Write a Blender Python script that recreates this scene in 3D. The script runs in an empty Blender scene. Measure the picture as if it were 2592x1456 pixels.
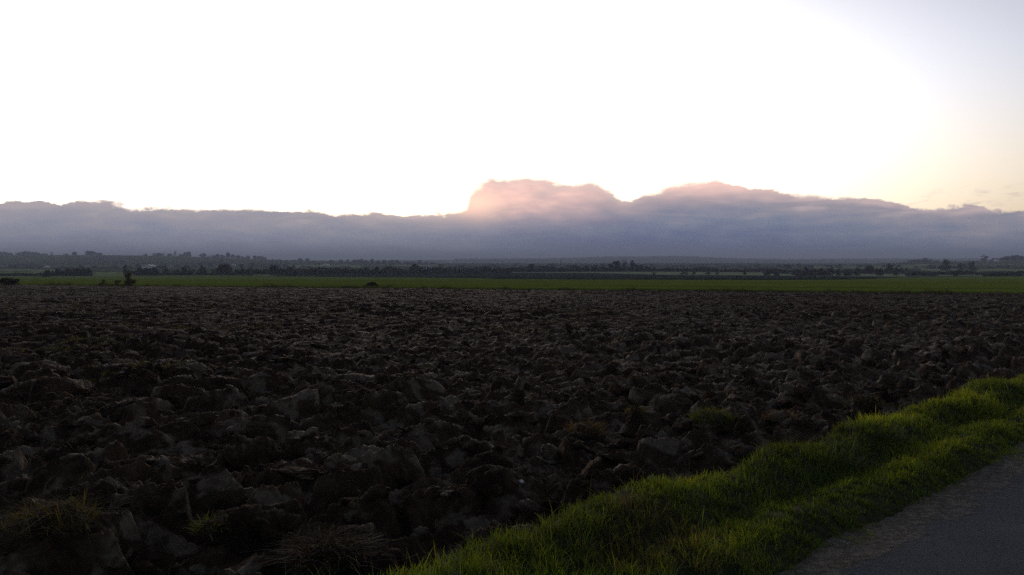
import bpy, bmesh, math, random
import numpy as np
from mathutils import Vector, Matrix

random.seed(7)
rng = np.random.default_rng(11)
S = bpy.context.scene
COL = S.collection

# ------------------------------------------------------------------ camera
HOR, CX, F = 659.0, 1296.0, 2016.0          # horizon row, centre column, focal length in photo pixels
EYE = 1.65
cam = bpy.data.objects.new('camera', bpy.data.cameras.new('camera'))
COL.objects.link(cam)
cam.data.sensor_width = 36.0
cam.data.lens = 28.0
cam.data.clip_start = 0.05
cam.data.clip_end = 40000.0
cam.location = (0, 0, EYE)
cam.rotation_euler = (math.radians(90 - 1.96), 0, 0)
S.camera = cam

# ------------------------------------------------------------------ colour management
S.view_settings.view_transform = 'Standard'
S.view_settings.look = 'None'
S.view_settings.gamma = 1.0
S.view_settings.use_curve_mapping = False
S.view_settings.exposure = 0.28
S.render.engine = 'CYCLES'
S.cycles.use_denoising = False
S.cycles.max_bounces = 6
S.cycles.diffuse_bounces = 3
S.cycles.glossy_bounces = 2
S.cycles.transmission_bounces = 3
S.cycles.transparent_max_bounces = 6
S.cycles.volume_bounces = 1
S.cycles.sample_clamp_indirect = 0.6
S.cycles.sample_clamp_direct = 3.0
S.cycles.blur_glossy = 1.0

SUN_AZ = math.atan((1060 - CX) / F)          # to the right of +Y
SUN_EL = math.radians(6.0)


class G:
    """small helper round one node tree"""
    def __init__(self, nt):
        self.nt = nt; nt.nodes.clear()
    def n(self, t, **kw):
        nd = self.nt.nodes.new(t)
        for k, v in kw.items():
            setattr(nd, k, v)
        return nd
    def put(self, sock, v):
        if isinstance(v, bpy.types.NodeSocket):
            self.nt.links.new(v, sock)
        elif v is not None:
            if isinstance(v, (tuple, list)) and sock.type == 'RGBA' and len(v) == 3:
                v = (*v, 1)
            sock.default_value = v
    def m(self, op, a, b=None, c=None, clamp=False):
        nd = self.n('ShaderNodeMath', operation=op, use_clamp=clamp)
        for i, v in enumerate((a, b, c)):
            if v is not None:
                self.put(nd.inputs[i], v)
        return nd.outputs[0]
    def mix(self, f, a, b, mode='MIX'):
        nd = self.n('ShaderNodeMix', data_type='RGBA', blend_type=mode)
        self.put(nd.inputs[0], f); self.put(nd.inputs[6], a); self.put(nd.inputs[7], b)
        return nd.outputs[2]
    def ss(self, x, lo, hi, a=0.0, b=1.0):
        nd = self.n('ShaderNodeMapRange', interpolation_type='SMOOTHSTEP')
        self.put(nd.inputs[0], x); self.put(nd.inputs[1], lo); self.put(nd.inputs[2], hi)
        self.put(nd.inputs[3], a); self.put(nd.inputs[4], b)
        return nd.outputs[0]
    def noise(self, vec, scale, detail=4.0, rough=0.5, dist=0.0):
        nd = self.n('ShaderNodeTexNoise')
        if vec is not None:
            self.put(nd.inputs['Vector'], vec)
        nd.inputs['Scale'].default_value = scale
        nd.inputs['Detail'].default_value = detail
        nd.inputs['Roughness'].default_value = rough
        nd.inputs['Distortion'].default_value = dist
        return nd.outputs[0]
    def xyz(self, x, y, z):
        nd = self.n('ShaderNodeCombineXYZ')
        for i, v in enumerate((x, y, z)):
            self.put(nd.inputs[i], v)
        return nd.outputs[0]
    def scalevec(self, vec, s):
        nd = self.n('ShaderNodeMapping')
        self.put(nd.inputs[0], vec); nd.inputs['Scale'].default_value = s
        return nd.outputs[0]
    def curve(self, x, pts):
        nd = self.n('ShaderNodeFloatCurve')
        cu = nd.mapping.curves[0]
        nd.mapping.extend = 'HORIZONTAL'
        cu.points[0].location = pts[0]; cu.points[1].location = pts[-1]
        for p in pts[1:-1]:
            cu.points.new(*p)
        nd.mapping.update()
        self.put(nd.inputs['Value'], x)
        return nd.outputs[0]
    def ramp(self, x, stops):
        nd = self.n('ShaderNodeValToRGB')
        cr = nd.color_ramp
        while len(cr.elements) < len(stops):
            cr.elements.new(0.5)
        for e, (p, c) in zip(cr.elements, stops):
            e.position = p; e.color = (*c, 1)
        self.put(nd.inputs[0], x)
        return nd.outputs[0]


def lin(r, g, b):
    f = lambda c: (c / 255 / 12.92) if c / 255 <= 0.04045 else ((c / 255 + 0.055) / 1.055) ** 2.4
    return (f(r), f(g), f(b))


# ------------------------------------------------------------------ sky: low evening sun behind a far bank of stratus
world = bpy.data.worlds.new('World'); S.world = world
world.use_nodes = True
g = G(world.node_tree)
tc = g.n('ShaderNodeTexCoord').outputs['Generated']
sep = g.n('ShaderNodeSeparateXYZ'); g.put(sep.inputs[0], tc)
dx, dy, dz = sep.outputs
AZ = g.m('ARCTAN2', dx, dy)
EL = g.m('DIVIDE', dz, g.m('SQRT', g.m('ADD', g.m('MULTIPLY', dx, dx), g.m('MULTIPLY', dy, dy))))

sky = g.n('ShaderNodeTexSky', sky_type='NISHITA')
sky.sun_disc = False
sky.sun_elevation = SUN_EL
sky.sun_rotation = SUN_AZ
sky.altitude = 0
sky.air_density = 1.0; sky.dust_density = 1.6; sky.ozone_density = 1.6
SKY_STRENGTH = 0.055

# thin bright veil round the sun
ddx = g.m('SUBTRACT', AZ, -0.287)
ddy = g.m('SUBTRACT', EL, 0.10)
r2 = g.m('ADD', g.m('MULTIPLY', ddx, ddx), g.m('MULTIPLY', g.m('MULTIPLY', ddy, ddy), 7.0))
veil = g.m('EXPONENT', g.m('MULTIPLY', r2, -2.6))
skycol = g.mix(1.0, sky.outputs[0], (SKY_STRENGTH,) * 3, 'MULTIPLY')
veilcol = g.mix(1.0, (2.10, 2.04, 1.88), g.xyz(veil, veil, veil), 'MULTIPLY')
clear = g.mix(1.0, skycol, veilcol, 'ADD')
# even high haze that the whole sky shares
upf = g.ss(EL, 0.0, 0.9)
near = g.m('ADD', 0.08, g.m('MULTIPLY', g.m('EXPONENT', g.m('MULTIPLY', r2, -1.15)), 1.1))
even = g.mix(g.ss(EL, 0.05, 0.24), (0.64, 0.45, 0.33), (0.50, 0.49, 0.66))
clear = g.mix(1.0, clear, g.mix(1.0, even, g.xyz(near, near, near), 'MULTIPLY'), 'ADD')

# the cloud bank: height of its top all round, from the photograph in view
TOP = [(-300, 520), (0, 512), (120, 515), (175, 510), (215, 508), (260, 510), (310, 517), (340, 523), (400, 521), (500, 521), (555, 523),
       (580, 530), (620, 526), (660, 522), (720, 526), (790, 525), (850, 532), (930, 536), (1000, 539), (1070, 542), (1120, 537),
       (1160, 531), (1182, 515), (1188, 475), (1205, 461), (1260, 453), (1330, 446), (1380, 453), (1450, 455), (1490, 453), (1515, 462), (1535, 476),
       (1560, 488), (1582, 502), (1620, 490), (1680, 476), (1715, 463), (1745, 458), (1800, 458), (1840, 466), (1870, 474), (1950, 478),
       (1975, 487), (2000, 492), (2040, 500), (2100, 502), (2160, 500), (2220, 504), (2260, 510), (2310, 520), (2355, 525), (2410, 525),
       (2450, 520), (2490, 530), (2592, 527), (2900, 530)]
pts = []
for px, py in TOP:
    a = math.atan((px - CX) / F)
    pts.append(((a + 0.8) / 1.6, (HOR - py) / F * math.cos(a) / 0.12))
top01 = g.curve(g.m('DIVIDE', g.m('ADD', AZ, 0.8), 1.6, clamp=True), pts)
TOPE = g.m('MULTIPLY', top01, 0.12)
SMOOTH = [(-300, 512), (300, 515), (600, 525), (900, 533), (1050, 534), (1200, 512), (1330, 484), (1500, 478), (1760, 475), (1950, 482), (2150, 500), (2400, 520), (2900, 530)]
sp_ = []
for px, py in SMOOTH:
    a = math.atan((px - CX) / F)
    sp_.append(((a + 0.8) / 1.6, (HOR - py) / F * math.cos(a) / 0.12))
TOPS = g.m('MULTIPLY', g.curve(g.m('DIVIDE', g.m('ADD', AZ, 0.8), 1.6, clamp=True), sp_), 0.12)
cv = g.xyz(g.m('MULTIPLY', AZ, 1.0), g.m('MULTIPLY', EL, 2.4), 0.3)
n1 = g.m('SUBTRACT', g.noise(cv, 34, 5, 0.55), 0.5)
n2 = g.m('SUBTRACT', g.noise(cv, 120, 4, 0.6), 0.5)
def billow(scale, seed):
    wob = g.n('ShaderNodeVectorMath', operation='MULTIPLY_ADD')
    nz = g.n('ShaderNodeTexNoise'); g.put(nz.inputs['Vector'], cv); nz.inputs['Scale'].default_value = scale * 0.8; nz.inputs['Detail'].default_value = 3
    g.put(wob.inputs[0], nz.outputs['Color']); wob.inputs[1].default_value = (0.5 / scale,) * 3; g.put(wob.inputs[2], cv)
    v = g.n('ShaderNodeTexVoronoi', feature='SMOOTH_F1'); g.put(v.inputs['Vector'], wob.outputs[0])
    v.inputs['Scale'].default_value = scale; v.inputs['Smoothness'].default_value = 0.6
    return g.m('SUBTRACT', 0.45, v.outputs['Distance'])
b1 = billow(17, 0); b2 = billow(46, 1)
pert = g.m('ADD', g.m('ADD', g.m('MULTIPLY', b1, 0.009), g.m('MULTIPLY', b2, 0.006)), g.m('ADD', g.m('MULTIPLY', n1, 0.011), g.m('MULTIPLY', n2, 0.008)))
depth = g.m('ADD', g.m('SUBTRACT', TOPE, EL), pert)
soft = g.ss(g.noise(cv, 9, 2), 0.35, 0.7, 0.0015, 0.0065)
domed = g.m('EXPONENT', g.m('MULTIPLY', g.m('POWER', g.m('DIVIDE', g.m('SUBTRACT', AZ, 0.05), 0.16), 2.0), -1.0))
cliff = g.m('EXPONENT', g.m('MULTIPLY', g.m('POWER', g.m('DIVIDE', g.m('SUBTRACT', AZ, math.atan((1192 - CX) / F)), 0.016), 2.0), -1.0))
soft = g.m('ADD', g.m('ADD', soft, g.m('MULTIPLY', domed, 0.0040)), g.m('MULTIPLY', cliff, 0.008))
mask = g.ss(depth, g.m('MULTIPLY', soft, -1.0), soft)
# loose wisps above the bank on the right
wv = g.xyz(g.m('MULTIPLY', AZ, 1.0), g.m('MULTIPLY', EL, 4.0), 2.0)
wn = g.ss(g.noise(wv, 24, 5, 0.6, 0.6), 0.50, 0.72)
wband = g.m('MULTIPLY', g.ss(EL, 0.056, 0.063), g.ss(EL, 0.088, 0.070))
wband = g.m('MULTIPLY', wband, g.ss(AZ, 0.40, 0.52))
wisp = g.m('MULTIPLY', g.m('MULTIPLY', wn, wband), 0.75)
mask = g.m('MAXIMUM', mask, wisp)

# thickness tone of the bank: pale thin tops, slate belly, soft layers
lay = g.m('SUBTRACT', g.noise(g.xyz(g.m('MULTIPLY', AZ, 0.8), g.m('MULTIPLY', EL, 6.0), 1.0), 14, 4, 0.55, 0.5), 0.5)
lay2 = g.m('SUBTRACT', g.noise(g.xyz(g.m('MULTIPLY', AZ, 1.0), g.m('MULTIPLY', EL, 3.0), 5.0), 30, 4, 0.5, 0.3), 0.5)
dd = g.m('ADD', g.m('SUBTRACT', TOPS, EL), g.m('ADD', g.m('ADD', g.m('MULTIPLY', lay, 0.050), g.m('MULTIPLY', lay2, 0.022)), g.m('ADD', g.m('MULTIPLY', b1, -0.018), g.m('MULTIPLY', b2, -0.010))))
left = g.ramp(g.m('DIVIDE', dd, 0.08, clamp=True), [(0.0, lin(178, 168, 172)), (0.16, lin(162, 157, 166)), (0.42, lin(145, 147, 164)), (0.75, lin(127, 132, 154)), (1.0, lin(122, 127, 150))])
right = g.ramp(g.m('DIVIDE', dd, 0.09, clamp=True), [(0.0, lin(198, 178, 178)), (0.20, lin(152, 147, 158)), (0.45, lin(122, 130, 152)), (0.75, lin(98, 107, 140)), (1.0, lin(98, 101, 132))])
body = g.mix(g.ss(AZ, -0.12, 0.16), left, right)
# light of the hidden sun coming through the thin domes
sx = g.m('SUBTRACT', AZ, math.atan((1300 - CX) / F)); sy = g.m('SUBTRACT', EL, 0.080)
s2 = g.m('ADD', g.m('MULTIPLY', g.m('MULTIPLY', sx, sx), 60.0), g.m('MULTIPLY', g.m('MULTIPLY', sy, sy), 1500.0))
warm = g.m('EXPONENT', g.m('MULTIPLY', s2, -1.0))
tx = g.m('SUBTRACT', AZ, math.atan((1760 - CX) / F)); ty = g.m('SUBTRACT', EL, 0.098)
t2 = g.m('ADD', g.m('MULTIPLY', g.m('MULTIPLY', tx, tx), 55.0), g.m('MULTIPLY', g.m('MULTIPLY', ty, ty), 2400.0))
warm2 = g.m('MULTIPLY', g.m('EXPONENT', g.m('MULTIPLY', t2, -1.0)), 0.95)
hx = g.m('SUBTRACT', AZ, math.atan((1205 - CX) / F)); hy = g.m('SUBTRACT', EL, 0.072)
h2 = g.m('ADD', g.m('MULTIPLY', g.m('MULTIPLY', hx, hx), 900.0), g.m('MULTIPLY', g.m('MULTIPLY', hy, hy), 3500.0))
hot = g.m('EXPONENT', g.m('MULTIPLY', h2, -1.0))
lit = g.m('ADD', g.m('MULTIPLY', g.m('MAXIMUM', warm, warm2), g.m('ADD', g.m('ADD', 0.86, g.m('MULTIPLY', lay2, 1.3)), g.m('ADD', g.m('MULTIPLY', lay, 0.9), g.m('MULTIPLY', b2, 0.5)))), 0.0, clamp=True)
body = g.mix(lit, body, (1.05, 0.66, 0.57))
body = g.mix(g.m('MULTIPLY', hot, 0.9), body, (1.35, 0.86, 0.64))
sunny = g.m('EXPONENT', g.m('MULTIPLY', g.m('POWER', g.m('DIVIDE', g.m('SUBTRACT', AZ, 0.02), 0.20), 2.0), -1.0))
rim = g.m('MULTIPLY', g.m('EXPONENT', g.m('MULTIPLY', g.m('MAXIMUM', depth, 0.0), -210.0)), g.m('MULTIPLY', sunny, 0.75))
body = g.mix(rim, body, (1.25, 0.98, 0.78))
CLOUD_GAIN = 1.0
body = g.mix(1.0, body, (CLOUD_GAIN,) * 3, 'MULTIPLY')
final = g.mix(mask, clear, body)
bg = g.n('ShaderNodeBackground'); g.put(bg.inputs[0], final); bg.inputs[1].default_value = 1.0
out = g.n('ShaderNodeOutputWorld'); g.nt.links.new(bg.outputs[0], out.inputs[0])
world.cycles.sampling_method = 'MANUAL'
world.cycles.sample_map_resolution = 1024

# weak sun, veiled by the cloud bank
sun = bpy.data.objects.new('sun', bpy.data.lights.new('sun', 'SUN'))
COL.objects.link(sun)
sun.data.energy = 0.5
sun.data.angle = math.radians(14)
sun.data.color = (1.0, 0.86, 0.68)
sun_dir = Vector((math.sin(SUN_AZ) * math.cos(SUN_EL), math.cos(SUN_AZ) * math.cos(SUN_EL), math.sin(SUN_EL)))
sun.rotation_euler = sun_dir.to_track_quat('Z', 'Y').to_euler()
sun.location = (0, 0, 60)


# ------------------------------------------------------------------ helpers
def tag(o, label=None, cat=None, group=None, kind=None):
    for k, v in (('label', label), ('category', cat), ('group', group), ('kind', kind)):
        if v:
            o[k] = v
    return o


def mesh_np(name, V, T, mat, smooth=True, col=None):
    """mesh data from numpy vertices and triangles (or quads)"""
    me = bpy.data.meshes.new(name)
    V = np.ascontiguousarray(V, dtype=np.float32); T = np.ascontiguousarray(T, dtype=np.int32)
    k = T.shape[1]
    me.vertices.add(len(V)); me.vertices.foreach_set('co', V.ravel())
    me.loops.add(T.size); me.loops.foreach_set('vertex_index', T.ravel())
    me.polygons.add(len(T)); me.polygons.foreach_set('loop_start', np.arange(len(T), dtype=np.int32) * k)
    if col is not None:
        at = me.color_attributes.new('tint', 'FLOAT_COLOR', 'POINT')
        c4 = np.ones((len(V), 4), np.float32); c4[:, :3] = col
        at.data.foreach_set('color', c4.ravel())
    me.update(calc_edges=True)
    me.validate()
    if smooth:
        me.polygons.foreach_set('use_smooth', np.ones(len(T), dtype=bool))
    if mat:
        me.materials.append(mat)
    return me


def obj(name, me, parent=None, loc=None):
    o = bpy.data.objects.new(name, me); COL.objects.link(o)
    if parent is not None:
        o.parent = parent
    if loc is not None:
        o.location = loc
    return o


def empty(name, loc, rz=0.0, sc=1.0):
    o = bpy.data.objects.new(name, None); COL.objects.link(o)
    o.location = loc; o.rotation_euler = (0, 0, rz); o.scale = (sc, sc, sc) if np.isscalar(sc) else sc
    o.empty_display_size = 0.2
    return o


def hsh(a, b, seed):
    a = a.astype(np.int64).astype(np.uint32); b = b.astype(np.int64).astype(np.uint32)
    h = a * np.uint32(374761393) + b * np.uint32(668265263) + np.uint32((seed * 2246822519) & 0xffffffff)
    h = (h ^ (h >> np.uint32(13))) * np.uint32(1274126177)
    h = (h ^ (h >> np.uint32(16))) * np.uint32(2654435761)
    h = h ^ (h >> np.uint32(15))
    return (h & np.uint32(0xffffff)).astype(np.float64) / float(0x1000000)


def vnoise(x, y, seed=0):
    xi, yi = np.floor(x), np.floor(y)
    fx, fy = x - xi, y - yi
    fx = fx * fx * fx * (fx * (fx * 6 - 15) + 10); fy = fy * fy * fy * (fy * (fy * 6 - 15) + 10)
    a = hsh(xi, yi, seed); b = hsh(xi + 1, yi, seed); c = hsh(xi, yi + 1, seed); d = hsh(xi + 1, yi + 1, seed)
    return (a + (b - a) * fx) * (1 - fy) + (c + (d - c) * fx) * fy - 0.5


def fbm(x, y, oct=4, seed=0, gain=0.5):
    s = 0; a = 1.0
    for i in range(oct):
        s = s + a * vnoise(x * 2 ** i + 17.3 * i, y * 2 ** i - 9.1 * i, seed + i)
        a *= gain
    return s


def voronoi(a, b, seed, jit=0.85):
    ia, ib = np.floor(a), np.floor(b)
    F1 = np.full(a.shape, 9.0); F2 = np.full(a.shape, 9.0)
    ca = np.zeros_like(a); cb = np.zeros_like(a); da = np.zeros_like(a); db = np.zeros_like(a)
    for i in (-1, 0, 1):
        for j in (-1, 0, 1):
            na, nb = ia + i, ib + j
            pa = na + 0.5 + jit * (hsh(na, nb, seed) - 0.5); pb = nb + 0.5 + jit * (hsh(na, nb, seed + 1) - 0.5)
            ea, eb = a - pa, b - pb
            d = np.sqrt(ea * ea + eb * eb)
            near = d < F1
            F2 = np.where(near, F1, np.minimum(F2, d))
            F1 = np.where(near, d, F1)
            ca = np.where(near, na, ca); cb = np.where(near, nb, cb)
            da = np.where(near, ea, da); db = np.where(near, eb, db)
    return F1, F2, ca, cb, da, db


def sstep(x, lo, hi):
    t = np.clip((x - lo) / (hi - lo), 0, 1)
    return t * t * (3 - 2 * t)


def grid_tris(nr, nc):
    i = np.arange(nr - 1)[:, None] * nc + np.arange(nc - 1)[None, :]
    i = i.ravel()
    return np.stack([i, i + 1, i + nc + 1, i + nc], 1)


# ------------------------------------------------------------------ lie of the land
UX, UY = 0.743, 0.669            # along the road
NX, NY = -0.669, 0.743           # across it, towards the field
SU = lambda x, y: x * UX + y * UY
TV = lambda x, y: x * NX + y * NY
KY = np.array([0, 50, 230, 300, 450, 700, 1000, 2000, 9500.0])
KZ = np.array([0, 0, -3.6, -3.95, -4.2, -4.4, -4.6, -5.0, -5.0])
CREST = np.array([(-2500, 16), (-400, 15), (0, 13), (270, 13), (400, 11), (520, 8), (600, 5), (680, 2), (760, -1), (900, -4), (1100, -8), (2900, -8), (6000, -8.0)])
RHILL = np.array([(-2000, -12), (2200, -10), (2330, -4), (2430, -3), (2500, -1), (2560, 2), (2700, 5), (3200, 9), (6000, 9.0)])
RIDGE = np.array([(-2500, 0), (900, 0), (1250, 2), (1400, 3), (1480, 5), (1560, 8), (1620, 7.0), (1690, 8.5), (1760, 7.5), (1820, 5.0), (1880, 2.5), (2000, 0.5), (2150, 2), (2300, 2), (2700, 3), (6000, 3.0)])


def land(x, y):
    """height of the open country"""
    r = np.maximum(np.hypot(x, y), 1.0)
    yy = np.where(y > 0.25 * r, y, 0.25 * r)
    px = np.clip(CX + F * x / yy, -2500, 5900)
    dist = np.where(y > 0, yy, r)
    z = np.interp(dist, KY, KZ)
    front = np.where(y > 0, 1.0, 0.0)
    def hill(tab, d0, d1, d2):
        hz = EYE + np.interp(px, tab[:, 0], tab[:, 1]) / F * d1
        up = sstep(dist, d0, d1) * (1 - 0.9 * sstep(dist, d1 * 1.05, d2))
        return np.maximum(hz - z, 0) * up * front
    z = z + np.maximum(np.maximum(hill(CREST, 620, 1300, 2600), hill(RHILL, 560, 950, 2200)), hill(RIDGE, 1700, 2900, 5200))
    z = z + 0.25 * fbm(x / 60, y / 60, 3, 91) * sstep(dist, 60, 200)
    return z


def verge_h(x, y):
    s, t = SU(x, y), TV(x, y)
    w = 0.10 * fbm(s * 1.3, s * 0 + 3, 3, 5)
    tt = t - w
    z = 0.09 * sstep(tt, 2.08, 2.40)
    dip = 0.4 + 0.6 * sstep(s, 2.5, 5.5)
    z = z - 0.065 * dip * np.exp(-((tt - 2.70) / 0.13) ** 2)
    z = z + 0.08 * sstep(tt, 2.62, 3.0)
    z = z + 0.075 * fbm(s * 2.2, t * 2.6, 3, 15) * sstep(tt, 2.15, 2.5)
    edge = 3.20 + 0.20 * fbm(s * 1.1, s * 0 + 1, 3, 25)
    z = z * (1 - sstep(t, edge, edge + 0.16)) - 0.26 * sstep(t, edge, edge + 0.16)
    return z


def field_h(x, y):
    """turned clay slices and clods of the ploughed field"""
    u, v = SU(x, y), TV(x, y)
    wu = 0.30 * fbm(u * 0.9, v * 0.9, 3, 31); wv = 0.15 * fbm(u * 0.8 + 40, v * 0.8, 3, 41)
    u2, v2 = u + wu, v + wv
    big = sstep(fbm(u * 0.22, v * 0.22, 2, 51), -0.25, 0.35)
    f = v2 / 0.42; f = f - np.floor(f)
    h = 0.12 * np.where(f < 0.72, f / 0.72, (1 - f) / 0.28) - 0.05
    F1, F2, ca, cb, da, db = voronoi(u2 / 0.62, v2 / 0.42, 61)
    h1 = hsh(ca, cb, 63); t1 = hsh(ca, cb, 64) - 0.5; t2 = hsh(ca, cb, 65) - 0.5
    keep = sstep(h1, 0.15, 0.6)
    crack = sstep(F2 - F1, 0.0, 0.22)
    h = h + (0.5 + 0.6 * big) * crack * (0.02 + 0.17 * keep * (1 - 0.8 * F1 * F1) * (0.5 + h1) + keep * (0.26 * t1 * da + 0.42 * (t2 + 0.12) * db))
    G1, G2, ga, gb, ea, eb = voronoi(u2 / 0.21 + 7.7, v2 / 0.16, 71)
    k1 = hsh(ga, gb, 73)
    h = h + (0.95 - 0.60 * big) * sstep(G2 - G1, 0.0, 0.30) * (0.075 * (k1 - 0.3) * (1 - G1) + 0.05 * (hsh(ga, gb, 74) - 0.5) * eb + 0.04 * (hsh(ga, gb, 75) - 0.5) * ea)
    P1, P2, pa_, pb_, qa, qb = voronoi(u2 / 0.085 + 3.1, v2 / 0.07 + 1.7, 77)
    k2 = hsh(pa_, pb_, 79)
    crumb = sstep(fbm(u * 0.9, v * 1.3, 2, 53), -0.25, 0.25)
    h = h + (0.25 + 0.75 * crumb) * sstep(P2 - P1, 0.0, 0.35) * 0.034 * (k2 - 0.25) * (1.1 - P1)
    h = h + 0.030 * fbm(u * 9, v * 9, 4, 81, 0.6)
    h = h + 0.10 * fbm(u * 0.35, v * 0.35, 2, 88)
    rg = 1 - 2.4 * np.abs(fbm(u * 4.5, v * 6, 4, 84, 0.6))
    h = h + 0.026 * rg + 0.020 * fbm(u * 22, v * 22, 4, 86, 0.65)
    r = np.hypot(x, y)
    amp = np.interp(r, [4, 10, 20, 40, 60], [1.0, 0.88, 0.58, 0.28, 0.16])
    base = -0.14 + 0.08 * sstep(v, 3.4, 5.0)
    trench = -0.14 * np.exp(-((v - 3.42) / 0.16) ** 2)
    return base + trench + (h - 0.10) * amp * sstep(v, 3.2, 3.75)


def border_y(x):
    return 46.6 - 0.25 * x


# ------------------------------------------------------------------ materials
def new_mat(name):
    m = bpy.data.materials.new(name); m.use_nodes = True
    return m, G(m.node_tree)


def finish(gg, bsdf):
    o = gg.n('ShaderNodeOutputMaterial'); gg.nt.links.new(bsdf, o.inputs[0])


def principled(gg, col, rough=0.8, spec=0.3, bump=None, bstr=0.3, bdist=0.02):
    p = gg.n('ShaderNodeBsdfPrincipled')
    gg.put(p.inputs['Base Color'], col); gg.put(p.inputs['Roughness'], rough); gg.put(p.inputs['Specular IOR Level'], spec)
    if bump is not None:
        b = gg.n('ShaderNodeBump'); gg.put(b.inputs['Height'], bump)
        b.inputs['Strength'].default_value = bstr; b.inputs['Distance'].default_value = bdist
        gg.nt.links.new(b.outputs[0], p.inputs['Normal'])
    return p.outputs[0]


def matte(gg, col, bump=None, bstr=0.5, bdist=0.05):
    d = gg.n('ShaderNodeBsdfDiffuse'); gg.put(d.inputs[0], col); d.inputs[1].default_value = 0.6
    if bump is not None:
        b = gg.n('ShaderNodeBump'); gg.put(b.inputs['Height'], bump)
        b.inputs['Strength'].default_value = bstr; b.inputs['Distance'].default_value = bdist
        gg.nt.links.new(b.outputs[0], d.inputs['Normal'])
    return d.outputs[0]


def soil_mat():
    m, q = new_mat('wet_clay_soil')
    pos = q.n('ShaderNodeNewGeometry').outputs['Position']
    a = q.noise(pos, 2.2, 4, 0.6); b = q.noise(pos, 14, 5, 0.65); c = q.noise(pos, 0.12, 3)
    col = q.mix(q.ss(a, 0.35, 0.68), (0.044, 0.0240, 0.0145), (0.090, 0.055, 0.034))
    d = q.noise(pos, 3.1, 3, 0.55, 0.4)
    col = q.mix(q.ss(b, 0.45, 0.75), col, (0.105, 0.073, 0.050))
    # coarse slices with painted sky sheen near the lane, finer and redder tilth further out
    sp = q.n('ShaderNodeSeparateXYZ'); q.put(sp.inputs[0], pos)
    v = q.m('ADD', q.m('MULTIPLY', sp.outputs[0], NX), q.m('MULTIPLY', sp.outputs[1], NY))
    out = q.ss(q.m('ADD', v, q.m('MULTIPLY', q.noise(pos, 0.25, 3), 6.0)), 8.0, 22.0)
    col = q.mix(q.m('MULTIPLY', out, 0.9), col, (0.036, 0.0150, 0.0086))
    sheen_patch = q.m('MULTIPLY', q.ss(d, 0.52, 0.62), q.ss(b, 0.30, 0.55, 0.35, 0.95))  # pale patches: sky sheen on the slab tops, put into the base colour
    col = q.mix(q.m('MULTIPLY', sheen_patch, q.m('SUBTRACT', 1.0, q.m('MULTIPLY', out, 0.85))), col, (0.200, 0.150, 0.108))
    col = q.mix(q.m('MULTIPLY', q.ss(d, 0.46, 0.36), 0.7), col, (0.022, 0.014, 0.010))
    col = q.mix(q.m('MULTIPLY', q.ss(c, 0.5, 0.7), 0.65), col, (0.064, 0.031, 0.019))
    fine = q.m('ADD', q.m('MULTIPLY', q.noise(pos, 16, 8, 0.72), 0.8), q.m('MULTIPLY', q.noise(pos, 90, 3, 0.6), 0.2))
    finish(q, principled(q, col, 0.85, q.ss(d, 0.50, 0.62, 0.02, 0.16), fine, 1.0, 0.06))
    return m


def grass_mat(name, transl=0.45, sat=1.0):
    m, q = new_mat(name)
    at = q.n('ShaderNodeAttribute', attribute_name='tint').outputs[0]
    d = q.n('ShaderNodeBsdfDiffuse'); q.put(d.inputs[0], at)
    t = q.n('ShaderNodeBsdfTranslucent'); q.put(t.inputs[0], q.mix(1.0, at, (1.35, 1.20, 0.55), 'MULTIPLY'))
    mx = q.n('ShaderNodeMixShader'); mx.inputs[0].default_value = transl
    q.nt.links.new(d.outputs[0], mx.inputs[1]); q.nt.links.new(t.outputs[0], mx.inputs[2])
    gl = q.n('ShaderNodeBsdfGlossy'); gl.inputs[0].default_value = (0.5, 0.5, 0.5, 1); gl.inputs[1].default_value = 0.5
    mx2 = q.n('ShaderNodeMixShader'); mx2.inputs[0].default_value = 0.035
    q.nt.links.new(mx.outputs[0], mx2.inputs[1]); q.nt.links.new(gl.outputs[0], mx2.inputs[2])
    finish(q, mx2.outputs[0])
    return m


def verge_mat():
    m, q = new_mat('verge_thatch')
    pos = q.n('ShaderNodeNewGeometry').outputs['Position']
    a = q.noise(pos, 9, 5, 0.65)
    col = q.mix(q.ss(a, 0.35, 0.65), (0.022, 0.030, 0.008), (0.060, 0.055, 0.024))
    finish(q, principled(q, col, 0.9, 0.1, q.noise(pos, 60, 4, 0.7), 0.8, 0.03))
    return m


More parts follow.
